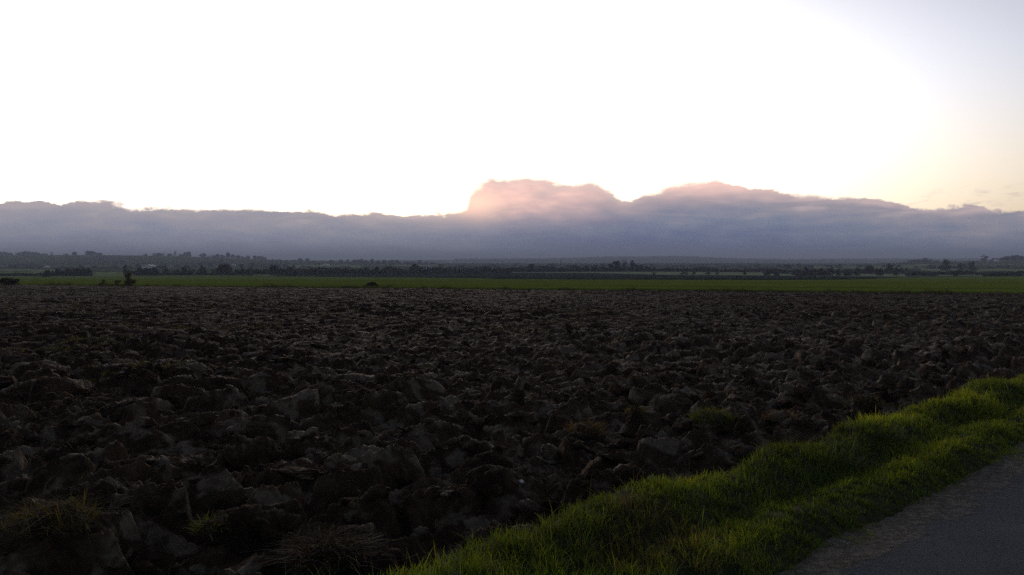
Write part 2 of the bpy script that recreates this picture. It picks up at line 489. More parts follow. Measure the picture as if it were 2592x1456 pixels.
def road_mat():
    m, q = new_mat('worn_asphalt')
    pos = q.n('ShaderNodeNewGeometry').outputs['Position']
    sp = q.n('ShaderNodeSeparateXYZ'); q.put(sp.inputs[0], pos)
    t = q.m('ADD', q.m('MULTIPLY', sp.outputs[0], NX), q.m('MULTIPLY', sp.outputs[1], NY))
    s = q.m('ADD', q.m('MULTIPLY', sp.outputs[0], UX), q.m('MULTIPLY', sp.outputs[1], UY))
    st = q.xyz(q.m('MULTIPLY', s, 0.5), t, 0.0)
    a = q.noise(pos, 1.6, 4, 0.6); grit = q.noise(pos, 75, 4, 0.75); b = q.noise(pos, 22, 5, 0.65)
    col = q.mix(q.ss(a, 0.3, 0.7), (0.038, 0.042, 0.053), (0.058, 0.063, 0.078))
    col = q.mix(q.ss(grit, 0.50, 0.68), col, (0.090, 0.090, 0.096))
    col = q.mix(q.m('MULTIPLY', q.ss(b, 0.55, 0.75), 0.6), col, (0.014, 0.014, 0.017))
    n = q.m('SUBTRACT', q.noise(st, 3.2, 5, 0.62), 0.5)
    e = q.m('ADD', q.m('ADD', t, q.m('MULTIPLY', n, 0.60)), q.m('MULTIPLY', q.m('SUBTRACT', q.noise(pos, 9, 4, 0.65), 0.5), 0.35))
    dirt = q.ss(e, 1.80, 1.93)
    dcol = q.mix(q.ss(q.noise(pos, 22, 5, 0.7), 0.35, 0.7), (0.045, 0.035, 0.026), (0.190, 0.155, 0.120))
    col = q.mix(dirt, col, dcol)
    h = q.m('ADD', q.m('MULTIPLY', grit, 0.5), q.m('ADD', q.m('MULTIPLY', q.noise(pos, 55, 4, 0.7), 0.6), q.m('MULTIPLY', dirt, q.noise(pos, 18, 4, 0.6))))
    finish(q, principled(q, col, 0.88, 0.25, h, 0.9, 0.02))
    return m


def crop_mat():
    m, q = new_mat('young_winter_crop')
    pos = q.n('ShaderNodeNewGeometry').outputs['Position']
    sv = q.scalevec(pos, (0.35, 1.0, 1.0))
    a = q.noise(sv, 0.05, 4, 0.6); b = q.noise(sv, 0.5, 5, 0.65); c = q.noise(pos, 6, 3, 0.6)
    col = q.mix(q.ss(a, 0.35, 0.65), (0.150, 0.185, 0.026), (0.195, 0.220, 0.030))
    col = q.mix(q.m('MULTIPLY', q.ss(b, 0.52, 0.75), 0.5), col, (0.120, 0.125, 0.036))
    col = q.mix(q.m('MULTIPLY', q.ss(c, 0.5, 0.8), 0.3), col, (0.22, 0.23, 0.06))
    sp = q.n('ShaderNodeSeparateXYZ'); q.put(sp.inputs[0], pos)
    w = q.m('ADD', q.m('ADD', sp.outputs[1], q.m('MULTIPLY', sp.outputs[0], 0.25)), q.m('MULTIPLY', q.noise(pos, 0.02, 2), 2.0))
    fr = q.m('ABSOLUTE', q.m('SUBTRACT', q.m('FRACT', q.m('DIVIDE', w, 21.0)), 0.5))
    tram = q.m('MULTIPLY', q.ss(fr, 0.055, 0.030), 0.45)
    col = q.mix(tram, col, (0.075, 0.085, 0.024))
    finish(q, matte(q, col, q.noise(pos, 3, 4), 0.6, 0.08))
    return m


def plain_field_mat(name, c1, c2, sc=0.2):
    m, q = new_mat(name)
    pos = q.n('ShaderNodeNewGeometry').outputs['Position']
    a = q.noise(q.scalevec(pos, (0.3, 1, 1)), sc, 5, 0.65)
    finish(q, matte(q, q.mix(q.ss(a, 0.35, 0.65), c1, c2)))
    return m


def farmland_mat():
    m, q = new_mat('hedged_farmland')
    pos = q.n('ShaderNodeNewGeometry').outputs['Position']
    v = q.n('ShaderNodeTexVoronoi', feature='F1'); q.put(v.inputs['Vector'], q.scalevec(pos, (0.0045, 0.0075, 0.0)))
    v.inputs['Scale'].default_value = 1.0
    sp = q.n('ShaderNodeSeparateColor'); q.put(sp.inputs[0], v.outputs['Color'])
    col = q.ramp(sp.outputs[0], [(0.0, (0.05, 0.075, 0.022)), (0.3, (0.09, 0.125, 0.036)), (0.55, (0.16, 0.19, 0.075)), (0.75, (0.05, 0.05, 0.03)), (1.0, (0.11, 0.14, 0.045))])
    e = q.n('ShaderNodeTexVoronoi', feature='DISTANCE_TO_EDGE'); q.put(e.inputs['Vector'], q.scalevec(pos, (0.0045, 0.0075, 0.0)))
    col = q.mix(q.ss(e.outputs['Distance'], 0.02, 0.05), (0.022, 0.024, 0.016), col)
    col = q.mix(q.m('MULTIPLY', q.ss(q.noise(q.scalevec(pos, (0.3, 1, 1)), 0.03, 4), 0.4, 0.7), 0.5), col, (0.05, 0.055, 0.025))
    finish(q, matte(q, col))
    return m


def crown_mat(name, c1, c2):
    m, q = new_mat(name)
    pos = q.n('ShaderNodeNewGeometry').outputs['Position']
    rnd = q.n('ShaderNodeObjectInfo').outputs['Random']
    col = q.mix(q.ss(q.noise(pos, 0.9, 3, 0.6), 0.35, 0.65), c1, c2)
    col = q.mix(1.0, col, q.mix(rnd, (0.75, 0.75, 0.8), (1.25, 1.15, 1.0)), 'MULTIPLY')
    d = q.n('ShaderNodeBsdfDiffuse'); q.put(d.inputs[0], col)
    t = q.n('ShaderNodeBsdfTranslucent'); q.put(t.inputs[0], col)
    mx = q.n('ShaderNodeMixShader'); mx.inputs[0].default_value = 0.2
    q.nt.links.new(d.outputs[0], mx.inputs[1]); q.nt.links.new(t.outputs[0], mx.inputs[2])
    finish(q, mx.outputs[0])
    return m


def simple_mat(name, c, rough=0.8, nscale=3.0, var=0.25):
    m, q = new_mat(name)
    pos = q.n('ShaderNodeTexCoord').outputs['Object']
    col = q.mix(q.ss(q.noise(pos, nscale, 4), 0.3, 0.7), tuple(x * (1 - var) for x in c), tuple(x * (1 + var) for x in c))
    finish(q, principled(q, col, rough, 0.2))
    return m


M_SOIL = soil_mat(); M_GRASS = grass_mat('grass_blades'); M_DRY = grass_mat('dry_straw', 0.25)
M_VERGE = verge_mat(); M_ROAD = road_mat(); M_CROP = crop_mat(); M_FARM = farmland_mat()
M_DARKF = plain_field_mat('dark_stubble', (0.022, 0.030, 0.016), (0.036, 0.042, 0.022))
M_PALEF = plain_field_mat('pale_meadow', (0.26, 0.29, 0.14), (0.30, 0.32, 0.17), 0.08)
M_BARE = crown_mat('bare_twigs', (0.035, 0.026, 0.022), (0.060, 0.045, 0.036))
M_DARK = crown_mat('dark_evergreen', (0.014, 0.020, 0.010), (0.030, 0.036, 0.018))
M_RUST = crown_mat('russet_leaves', (0.13, 0.12, 0.04), (0.20, 0.16, 0.055))
M_BARK = simple_mat('tree_bark', (0.035, 0.028, 0.022), 0.9)
M_WALL = simple_mat('white_render', (0.74, 0.73, 0.70), 0.85, 1.0, 0.06)
M_SLATE = simple_mat('slate_roof', (0.10, 0.10, 0.115), 0.7, 2.0, 0.2)
M_TIN = simple_mat('pale_sheet_roof', (0.45, 0.47, 0.49), 0.6, 1.0, 0.1)
M_PANE = simple_mat('window_pane', (0.02, 0.025, 0.03), 0.15, 1.0, 0.1)
M_STONE = simple_mat('chalk_stone', (0.62, 0.60, 0.56), 0.8, 20.0, 0.15)
M_WOOD = simple_mat('pale_dead_wood', (0.15, 0.12, 0.09), 0.85, 12.0, 0.3)
M_GRIT = simple_mat('roadside_grit', (0.12, 0.105, 0.09), 0.85, 9.0, 0.4)

# ------------------------------------------------------------------ open country (one polar sheet to the horizon)
def build_land():
    az = np.concatenate([np.radians(np.linspace(-180, -48, 34))[:-1], np.radians(np.linspace(-48, 48, 420)), np.radians(np.linspace(48, 180, 34))[1:]])
    r = np.concatenate([[4.0], np.geomspace(14, 9400, 230)])
    R, A = np.meshgrid(r, az, indexing='ij')
    X, Y = R * np.sin(A), R * np.cos(A)
    Z = land(X, Y)
    under = 1 - sstep(R, 60, 90)
    Z = Z - 0.45 * under - 0.05
    V = np.stack([X, Y, Z], -1).reshape(-1, 3)
    o = obj('farmland', mesh_np('farmland', V, grid_tris(len(r), len(az)), M_FARM))
    tag(o, 'open valley farmland of hedged fields running back to the horizon hills', 'farmland', kind='structure')
build_land()


def d_to_y(d):
    yy = np.linspace(46, 900, 3000)
    dd = (EYE - np.interp(yy, KY, KZ)) / yy * F
    dd = np.minimum.accumulate(dd)
    return np.interp(-np.asarray(d), -dd, yy)


def strip(name, pxs, near_y, far_y, lift, mat, label, cat, rows=40, skirt=True):
    """one field: a sheet between two boundaries, standing a little proud of the farmland"""
    f = np.linspace(0, 1, rows)[:, None]
    Y = near_y[None, :] + (far_y - near_y)[None, :] * f ** 1.6
    X = Y * (pxs[None, :] - CX) / F
    Z = land(X, Y) + lift
    Z = Z + 0.04 * fbm(X * 0.4, Y * 0.4, 3, 12)
    if skirt:
        Z[0] -= lift + 0.12; Y[0] -= 0.02
    V = np.stack([X, Y, Z], -1).reshape(-1, 3)
    o = obj(name, mesh_np(name, V, grid_tris(rows, len(pxs)), mat))
    return tag(o, label, cat, kind='structure')

pxs = np.linspace(-500, 3000, 500)
# border of the ploughed field along each sight line: Y = 46.6 - 0.25 X
nb = 46.6 / (1 + 0.25 * (pxs - CX) / F)
wob = 0.25 * fbm(pxs / 40, pxs * 0, 3, 3)
fd = np.interp(pxs, [-500, 0, 640, 1000, 1296, 1932, 2150, 2300, 2592, 3000], [43, 43, 41, 43, 48, 51, 49.5, 44.5, 41.5, 41])
crop_far = d_to_y(fd)
strip('crop_field', pxs, nb + wob, crop_far, 0.05, M_CROP, 'bright green field of young crop beyond the ploughed soil', 'field', 60)
p2 = np.linspace(560, 2280, 300)
dk = np.interp(p2, [560, 640, 900, 1296, 1500, 1700, 1932, 2150, 2280], [40.5, 38.5, 35.5, 32, 33, 38, 39, 40, 43.5])
cf = d_to_y(np.interp(p2, pxs, fd))
strip('dark_field', p2, cf + 0.4, np.maximum(d_to_y(dk), cf + 1), 0.07, M_DARKF, 'dark field strip between the bright green crop and the tree belt', 'field', 30)
p3 = np.linspace(1260, 3000, 300)
pd0 = np.interp(p3, [1260, 1296, 1500, 1700, 1932, 2150, 2280, 2592, 3000], [31.9, 31.8, 32.9, 37.8, 38.8, 39.8, 41, 38, 38])
pd1 = np.interp(p3, [1260, 1296, 1600, 1932, 2300, 2592, 3000], [31.2, 30.2, 29.8, 31.5, 34.5, 34.5, 34.5])
strip('pale_field', p3, d_to_y(pd0) + 0.5, d_to_y(pd1) + 1.0, 0.09, M_PALEF, 'thin pale strip of meadow in front of the right hand tree belt', 'field', 24)

p4 = np.linspace(-200, 700, 150)
M_MID = plain_field_mat('mid_meadow', (0.20, 0.24, 0.08), (0.26, 0.29, 0.11), 0.08)
strip('hay_meadow', p4, np.interp(p4, pxs, crop_far) + 6, d_to_y(np.full(150, 30.0)), 0.08, M_MID, 'pale green meadow glimpsed through gaps in the left thickets', 'meadow', 20)

for lo, hi, y0, y1, lb in ((725, 915, 640, 830, 'pale meadow seen over the belt left of the white gabled house'),
                           (1000, 1130, 700, 900, 'faint meadow behind the white gabled house'),
                           (2060, 2340, 560, 720, 'pale green field between the belt and the right hill'),
                           (2330, 2640, 420, 520, 'dull green field at the foot of the right hill'),
                           (-150, 140, 420, 540, 'small pale meadow at the foot of the left hill')):
    pp = np.linspace(lo, hi, 60)
    wv_ = fbm(pp / 60, pp * 0, 2, 8)
    strip('meadow', pp, y0 + 60 * wv_, y1 + 60 * wv_, 0.10, M_MID, lb, 'meadow', 14)

# ------------------------------------------------------------------ ploughed field
def build_field():
    az = np.radians(np.linspace(-37.5, 41, 1050))
    rr = [3.0]
    while rr[-1] < 66:
        rr.append(rr[-1] + max(0.012, min(1.7 * rr[-1] ** 2 / 3330, 0.13)))
    r = np.array(rr)
    R, A = np.meshgrid(r, az, indexing='ij')
    X, Y = R * np.sin(A), R * np.cos(A)
    Z = field_h(X, Y)
    v = TV(X, Y)
    lim = border_y(X) + 0.25 * fbm(X / 2.0, X * 0, 3, 3) + 0.1
    ok = (v > 3.05) & (Y < lim)
    q = grid_tris(len(r), len(az))
    okf = ok.ravel()
    q = q[okf[q].all(1)]
    used = np.unique(q)
    remap = np.full(okf.size, -1); remap[used] = np.arange(len(used))
    V = np.stack([X, Y, Z], -1).reshape(-1, 3)[used]
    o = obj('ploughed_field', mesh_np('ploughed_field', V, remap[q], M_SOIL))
    return tag(o, 'dark ploughed field of broken wet clay clods filling the foreground', 'ploughed field', kind='structure')
field = build_field()


def ico(sub):
    bm = bmesh.new(); bmesh.ops.create_icosphere(bm, subdivisions=sub, radius=1.0)
    bm.verts.ensure_lookup_table()
    V = np.array([v.co[:] for v in bm.verts]); T = np.array([[v.index for v in f.verts] for f in bm.faces])
    bm.free()
    return V, T


def n3(p, s, seed):
    return (vnoise(p[:, 0] * s + seed, p[:, 1] * s + 2.3 * p[:, 2] * s, seed) + vnoise(p[:, 1] * s - seed, p[:, 2] * s + 1.7 * p[:, 0] * s, seed + 3)
            + vnoise(p[:, 2] * s + 0.5 * seed, p[:, 0] * s - 1.9 * p[:, 1] * s, seed + 5)) / 1.6


def clod_shape(V, seed):
    r0 = np.random.default_rng(seed)
    k = r0.integers(6, 10)
    n = r0.normal(size=(k, 3)); n /= np.linalg.norm(n, axis=1)[:, None]
    dist = r0.uniform(0.55, 0.95, k)
    dots = np.maximum(V @ n.T, 1e-3)
    rad = np.minimum((dist[None, :] / dots).min(1), 1.05)
    rad = rad * (1 + 0.22 * n3(V, 1.7, seed) + 0.10 * n3(V, 9, seed + 2) + 0.07 * n3(V, 19, seed + 4))
    rad = rad * (1 - 0.34 * np.abs(n3(V, 3.2, seed + 1)) - 0.12 * np.abs(n3(V, 7.5, seed + 6)))
    # bed lines of the sliced clay
    W = V * rad[:, None]
    W[:, 0] *= 1 + 0.05 * np.sign(np.sin(W[:, 2] * 9 + 3 * n3(V, 1.2, seed + 7)))
    return W

ICO = {s: ico(s) for s in (1, 2, 3, 4)}
NARCH = 14
ARCH = {s: [clod_shape(ICO[s][0], 100 + i) for i in range(NARCH)] for s in (1, 2, 3, 4)}
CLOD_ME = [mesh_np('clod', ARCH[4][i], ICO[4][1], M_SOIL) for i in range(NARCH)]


def scatter_clods():
    n = 60000
    # uniform over the sector in view, thinned with distance
    r = np.sqrt(rng.uniform(3.2 ** 2, 52 ** 2, n)); a = np.radians(rng.uniform(-37, 40, n))
    x, y = r * np.sin(a), r * np.cos(a)
    dens = np.interp(r, [3, 9, 14, 25, 52], [1.0, 1.0, 0.6, 0.26, 0.14])
    ok = (rng.uniform(size=n) < dens) & (TV(x, y) > 3.50) & (y < border_y(x) - 0.6)
    x, y, r = x[ok], y[ok], r[ok]
    # clods sit in patches, along the slices
    cl = fbm(SU(x, y) * 0.8, TV(x, y) * 1.6, 3, 131)
    ok = rng.uniform(size=len(x)) < sstep(cl, -0.35, 0.25) * 0.9 + 0.1
    x, y, r = x[ok], y[ok], r[ok]
    n = len(x)
    size = 0.026 + 0.15 * rng.beta(1.0, 4.8, n)
    size = size * np.interp(TV(x, y), [3.5, 4.2, 8], [1.25, 1.2, 1.0])
    size = size * np.interp(r, [9, 20, 45], [1.0, 0.8, 0.55])
    slab = rng.uniform(size=n) < 0.22          # long flat slices as well as lumps
    sc = np.stack([size * np.where(slab, rng.uniform(1.5, 2.6, n), rng.uniform(0.9, 1.5, n)), size * np.where(slab, rng.uniform(0.9, 1.3, n), rng.uniform(0.7, 1.1, n)),
                   size * np.where(slab, rng.uniform(0.34, 0.5, n), rng.uniform(0.5, 0.9, n))], 1)
    ang = math.atan2(UY, UX) + rng.normal(0, 0.4, n)
    tilt = rng.normal(0, 0.42, (n, 2))
    z = field_h(x, y) + sc[:, 2] * 0.05
    kind = rng.integers(0, NARCH, n)
    app = size / r
    order = np.argsort(-app)
    ind = order[:300]; rest = order[300:]
    def mats(i):
        ca, sa = np.cos(ang[i]), np.sin(ang[i]); o = np.zeros_like(ca); l = np.ones_like(ca)
        Rz = np.stack([np.stack([ca, -sa, o], -1), np.stack([sa, ca, o], -1), np.stack([o, o, l], -1)], 1)
        cx, sx_ = np.cos(tilt[i, 0]), np.sin(tilt[i, 0])
        Rx = np.stack([np.stack([l, o, o], -1), np.stack([o, cx, -sx_], -1), np.stack([o, sx_, cx], -1)], 1)
        cy, sy_ = np.cos(tilt[i, 1]), np.sin(tilt[i, 1])
        Ry = np.stack([np.stack([cy, o, sy_], -1), np.stack([o, l, o], -1), np.stack([-sy_, o, cy], -1)], 1)
        return (Rz @ Rx @ Ry) * sc[i][:, None, :]
    MM = mats(ind)
    for j, i in enumerate(ind):
        m4 = Matrix.Identity(4)
        for a_ in range(3):
            for b_ in range(3):
                m4[a_][b_] = float(MM[j, a_, b_])
        m4.translation = (float(x[i]), float(y[i]), float(z[i]))
        o = obj('clod', CLOD_ME[kind[i]], field)
        o.matrix_local = m4
    VV, TT, off = [], [], 0
    for k in range(NARCH):
        for s, lo, hi in ((3, 0, 8), (2, 8, 16), (1, 16, 99)):
            sel = rest[(kind[rest] == k) & (r[rest] >= lo) & (r[rest] < hi)]
            if not len(sel):
                continue
            B = ARCH[s][k]; T = ICO[s][1]
            P = np.einsum('nij,vj->nvi', mats(sel), B) + np.stack([x[sel], y[sel], z[sel]], 1)[:, None, :]
            VV.append(P.reshape(-1, 3))
            TT.append((T[None] + (off + np.arange(len(sel)) * len(B))[:, None, None]).reshape(-1, 3))
            off += len(sel) * len(B)
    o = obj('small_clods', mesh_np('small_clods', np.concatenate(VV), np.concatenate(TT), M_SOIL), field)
    o['kind'] = 'stuff'
    print('clods', n, 'tris', sum(len(t) for t in TT))
scatter_clods()

# ------------------------------------------------------------------ road and verge
def build_road():
    s = np.linspace(-30, 90, 400); t = np.concatenate([np.linspace(-1.9, 1.5, 18), np.linspace(1.55, 2.35, 17)])
    Sg, Tg = np.meshgrid(s, t, indexing='ij')
    X, Y = Sg * UX + Tg * NX, Sg * UY + Tg * NY
    Z = 0.03 - 0.012 * (Tg / 1.9) ** 2 + 0.012 * fbm(Sg * 3, Tg * 3, 3, 7) * sstep(Tg, 1.5, 2.0) - 0.05 * sstep(Tg, 2.2, 2.35)
    V = np.stack([X, Y, Z], -1).reshape(-1, 3)
    o = obj('road', mesh_np('road', V, grid_tris(len(s), len(t))[:, ::-1], M_ROAD))
    tag(o, 'grey asphalt lane with a sandy broken edge in the bottom right corner', 'road', kind='structure')
build_road()


def build_verge():
    s = np.linspace(-4, 40, 900); t = np.linspace(1.98, 3.5, 90)
    Sg, Tg = np.meshgrid(s, t, indexing='ij')
    X, Y = Sg * UX + Tg * NX, Sg * UY + Tg * NY
    Z = verge_h(X, Y) + 0.012 * fbm(Sg * 14, Tg * 14, 3, 19) - 0.03 * (1 - sstep(Tg, 1.98, 2.1))
    V = np.stack([X, Y, Z], -1).reshape(-1, 3)
    o = obj('verge', mesh_np('verge', V, grid_tris(len(s), len(t))[:, ::-1], M_VERGE))
    tag(o, 'raised lumpy turf bank between the lane and the ploughed field', 'verge', kind='structure')
    # the far side of the lane and what lies behind the camera
    s = np.linspace(-30, 90, 120); t = np.linspace(-14, -1.75, 30)
    Sg, Tg = np.meshgrid(s, t, indexing='ij')
    X, Y = Sg * UX + Tg * NX, Sg * UY + Tg * NY
    Z = 0.05 * fbm(Sg, Tg, 3, 23) + 0.06 * (1 - sstep(Tg, -2.2, -1.75)) - 0.02
    V = np.stack([X, Y, Z], -1).reshape(-1, 3)
    o = obj('meadow', mesh_np('meadow', V, grid_tris(len(s), len(t))[:, ::-1], M_CROP))
    tag(o, 'plain grass on the far side of the lane', 'meadow', kind='structure')
build_verge()


def blades(root, h, w, ang, bend, face, c0, c1, kink=None):
    """curved tapering grass blades, seven vertices each"""
    n = len(root)
    lv = np.array([0.0, 0.38, 0.72, 1.0])
    ld = np.stack([np.cos(ang), np.sin(ang), np.zeros(n)], 1)
    wd = np.stack([np.cos(face), np.sin(face), np.zeros(n)], 1)
    vs, cs = [], []
    for k, t in enumerate(lv):
        c = root + ld * (h * bend * t ** 1.8)[:, None]
        c[:, 2] += h * (t - 0.45 * np.minimum(bend, 1.9) * t * t)
        cc = c0 + (c1 - c0) * (t ** 0.8)
        wk = (w * (1 - 0.55 * t) * 0.5)[:, None]
        if k < 3:
            vs += [c - wd * wk, c + wd * wk]; cs += [cc, cc]
        else:
            vs.append(c); cs.append(cc)
    V = np.stack(vs, 1).reshape(-1, 3); C = np.stack(cs, 1).reshape(-1, 3)
    b = (np.arange(n) * 7)[:, None, None]
    T = np.array([[0, 1, 3], [0, 3, 2], [2, 3, 5], [2, 5, 4], [4, 5, 6]])[None] + b
    return V, T.reshape(-1, 3), C


def grass_tint(n, dead, base=(0.102, 0.158, 0.019), seed=None):
    """per-blade colours (root, tip)"""
    b = np.array(base)[None] * rng.uniform(0.65, 1.35, (n, 1)) * (1 + rng.normal(0, 0.10, (n, 3)))
    tip = b * np.array([1.62, 1.36, 0.85])
    d = rng.uniform(size=n) < dead
    straw = np.array([0.11, 0.085, 0.042])[None] * rng.uniform(0.6, 1.2, (n, 1))
    b[d] = straw[d] * 0.8; tip[d] = straw[d]
    return np.clip(b, 0.004, 1), np.clip(tip, 0.004, 1)


def build_verge_grass():
    nt = 9600
    s = rng.uniform(-2.5, 20, nt); t = rng.uniform(2.02, 3.44, nt)
    x, y = s * UX + t * NX, s * UY + t * NY
    r = np.hypot(x, y)
    ok = (y > 1.0) & (rng.uniform(size=nt) < np.interp(r, [3, 6, 10, 20], [1, 0.9, 0.7, 0.45]))
    edge = 3.20 + 0.20 * fbm(s * 1.1, s * 0 + 1, 3, 25)
    ok &= t < edge + 0.10
    # bare scuffed patches at the road edge
    ok &= (t > 2.03 + 0.16 * (fbm(s * 2.2, s * 0, 3, 44) + 0.2)) | (rng.uniform(size=nt) < 0.07)
    s, t, x, y = s[ok], t[ok], x[ok], y[ok]
    nt = len(s)
    tall = fbm(s * 1.7, t * 2.1, 3, 55); dead = sstep(fbm(s * 0.9 + 9, t * 1.5, 3, 66) + 0.22 * np.exp(-((t - 2.72) / 0.16) ** 2) * sstep(s, 3.5, 6), 0.02, 0.45)
    shade = fbm(s * 1.1 - 4, t * 1.6, 3, 77)
    hh = (0.050 + 0.050 * sstep(tall, -0.3, 0.45)) * np.interp(t, [2.05, 2.4, 3.3], [0.55, 0.85, 1.15]) * rng.uniform(0.8, 1.2, nt)
    tl = rng.uniform(0, 2 * math.pi, nt)
    V, T, C, off = [], [], [], 0
    per = 19
    idx = np.repeat(np.arange(nt), per)
    n = len(idx)
    rad = 0.045 * np.sqrt(rng.uniform(size=n)); ph = rng.uniform(0, 2 * math.pi, n)
    bx, by = x[idx] + rad * np.cos(ph), y[idx] + rad * np.sin(ph)
    bz = verge_h(bx, by) - 0.006
    h = hh[idx] * rng.uniform(0.55, 1.3, n)
    long = rng.uniform(size=n) < 0.02
    h = np.where(long, h * 1.7, h)
    ang = np.where(rng.uniform(size=n) < 0.55, ph, tl[idx]) + rng.normal(0, 0.5, n)
    bend = np.abs(rng.normal(0.45, 0.30, n)) + 0.08
    flat = rng.uniform(size=n) < 0.06
    bend = np.where(flat, 1.7, bend)
    w = rng.uniform(0.0030, 0.0058, n) * np.interp(np.hypot(bx, by), [3, 8, 16], [1, 1.5, 2.4])
    c0, c1 = grass_tint(n, 0.03)
    k = (0.65 * dead[idx])[:, None]
    deadc = np.array([0.13, 0.105, 0.050])[None] * rng.uniform(0.6, 1.25, (n, 1))
    pick = (rng.uniform(size=n) < 0.75 * dead[idx])[:, None]
    c0 = np.where(pick, deadc * 0.8, c0); c1 = np.where(pick, deadc, c1)
    sh = (1 + 0.75 * shade[idx])[:, None]
    ylw = sstep(shade, -0.1, 0.4)[idx][:, None]
    c0 = c0 * sh; c1 = c1 * sh * (1 + ylw * np.array([[0.25, 0.08, -0.15]]))
    Vb, Tb, Cb = blades(np.stack([bx, by, bz], 1), h, w, ang, bend, rng.uniform(0, math.pi, n), c0, c1)
    o = obj('verge_grass', mesh_np('verge_grass', Vb, Tb, M_GRASS, True, np.clip(Cb, 0.003, 1)))
    tag(o, 'thick yellow green grass growing over the roadside bank', 'grass', kind='stuff')
    print('grass blades', n)
    k = 520
    s = rng.uniform(-1, 15, k); t = np.where(rng.uniform(size=k) < 0.6, 3.05 + rng.normal(0, 0.12, k), rng.uniform(2.3, 3.2, k))
    x, y = s * UX + t * NX, s * UY + t * NY
    col = np.array([0.125, 0.105, 0.055])[None] * rng.uniform(0.5, 1.3, (k, 1))
    V, T, C = blades(np.stack([x, y, verge_h(x, y)], 1), rng.uniform(0.10, 0.26, k), rng.uniform(0.0022, 0.004, k) * np.interp(np.hypot(x, y), [3, 15], [1, 2.2]), rng.uniform(0, 6.28, k),
                     np.abs(rng.normal(0.7, 0.45, k)), rng.uniform(0, 3.14, k), col, col * 1.15)
    o = obj('dead_stems', mesh_np('dead_stems', V, T, M_DRY, True, C))
    tag(o, 'dry straw coloured stems standing and lying in the verge grass', 'dead stems', kind='stuff')
build_verge_grass()


def ground_pt(px, py, z=0.0):
    p = math.radians(1.96)
    dxx, dyy, dzz = (px - CX) / F, 1.0, -(py - 728.0) / F
    y2 = dyy * math.cos(p) + dzz * math.sin(p); z2 = dzz * math.cos(p) - dyy * math.sin(p)
    k = (z - EYE) / z2
    return dxx * k, y2 * k


def tuft_mesh(name, n, rad, hmean, wmean, base, dead, bendm, mat, mound=0.0, tipm=1.0, mess=0.6):
    ph = rng.uniform(0, 2 * math.pi, n); rr = rad * np.sqrt(rng.uniform(size=n))
    root = np.stack([rr * np.cos(ph), rr * np.sin(ph), mound * (1 - (rr / rad) ** 2) - 0.01], 1)
    h = hmean * rng.uniform(0.5, 1.35, n)
    c0, c1 = grass_tint(n, dead, base)
    V, T, C = blades(root, h, wmean * rng.uniform(0.7, 1.3, n), ph + rng.normal(0, mess, n), np.abs(rng.normal(bendm, bendm * 0.45, n)), rng.uniform(0, math.pi, n), c0, np.clip(c1 * tipm, 0, 1))
    return mesh_np(name, V, T, mat, True, C)


def sod(name, px, py, z, w, hmul, n, base, dead, label, cat, bend=0.7, group=None, clod=True):
    """a tuft of grass still rooted in a turned sod"""
    x, y = ground_pt(px, py, z)
    zz = float(field_h(np.array([x]), np.array([y]))[0]) if TV(x, y) > 3.3 else float(verge_h(np.array([x]), np.array([y]))[0])
    zz = max(zz, z - 0.12)
    e = tag(empty(name, (x, y, zz)), label, cat, group)
    if clod:
        s = obj('sod', CLOD_ME[(int(px) * 7) % NARCH], e)
        s.scale = (w * 0.55, w * 0.42, w * 0.32); s.location = (0, 0, w * 0.06); s.rotation_euler = (0.1, -0.1, px * 0.01)
    m = w * 0.28 if clod else w * 0.1
    b = obj('blades', tuft_mesh('blades', n, w * 0.52, w * hmul, 0.0035 + 0.0005 * y, base, dead, bend, M_GRASS, m * 0.6, 1.0, 1.8 if bend >= 1.0 and clod else 0.6), e)
    b.location = (0, 0, m * 0.45)
    return e

GR = (0.062, 0.085, 0.014); OL = (0.058, 0.054, 0.018); ST = (0.085, 0.062, 0.034)
sod('grass_tuft', 130, 1412, 0.03, 0.46, 0.26, 420, OL, 0.30, 'flattened olive grass tuft in the soil at the bottom left corner', 'grass tuft', 1.5)
sod('grass_tuft', 190, 1352, 0.03, 0.20, 0.55, 150, OL, 0.25, 'wispy upright grass tuft just above the flattened tuft at bottom left', 'grass tuft', 0.9)
sod('grass_tuft', 535, 1340, 0.05, 0.22, 0.36, 200, GR, 0.20, 'pale green grass tuft on a flat clod left of the verge grass', 'grass tuft', 0.9)
sod('grass_tuft', 1800, 1062, 0.08, 0.42, 0.24, 420, GR, 0.10, 'green grass tuft on a dark sod near the verge', 'grass tuft', 1.0)
sod('grass_tuft', 1485, 1078, 0.05, 0.36, 0.30, 240, (0.064, 0.050, 0.020), 0.35, 'dry brownish tuft with green blades on soil left of the green sod', 'grass tuft', 0.9)
sod('grass_tuft', 1612, 1045, 0.05, 0.24, 0.24, 120, (0.055, 0.056, 0.018), 0.2, 'small faint tuft between the dry tuft and the green sod', 'grass tuft', 0.9)
sod('grass_tuft', 1975, 1042, 0.08, 0.32, 0.26, 220, ST, 0.3, 'straw coloured dead tuft on a sod close to the verge', 'grass tuft', 1.1)
sod('grass_tuft', 2190, 1012, 0.08, 0.46, 0.16, 300, (0.042, 0.046, 0.017), 0.2, 'round mossy sod with thin grass beside the far end of the verge', 'grass tuft', 1.1)
sod('dead_grass_clump', 830, 1468, 0.0, 0.36, 0.36, 700, (0.020, 0.0135, 0.011), 0.05, 'clump of matted dead brown grass at the bottom edge by the verge', 'grass clump', 1.3)
sod('grass_tussock', 2120, 1190, 0.05, 0.30, 0.85, 130, (0.042, 0.062, 0.036), 0.04, 'tussock of broad blue green blades in the dip of the verge', 'tussock', 1.1, clod=False)
sod('grass_tussock', 2245, 1140, 0.05, 0.26, 0.75, 90, (0.040, 0.058, 0.034), 0.10, 'smaller blue green tussock further along the dip of the verge', 'tussock', 1.1, clod=False)


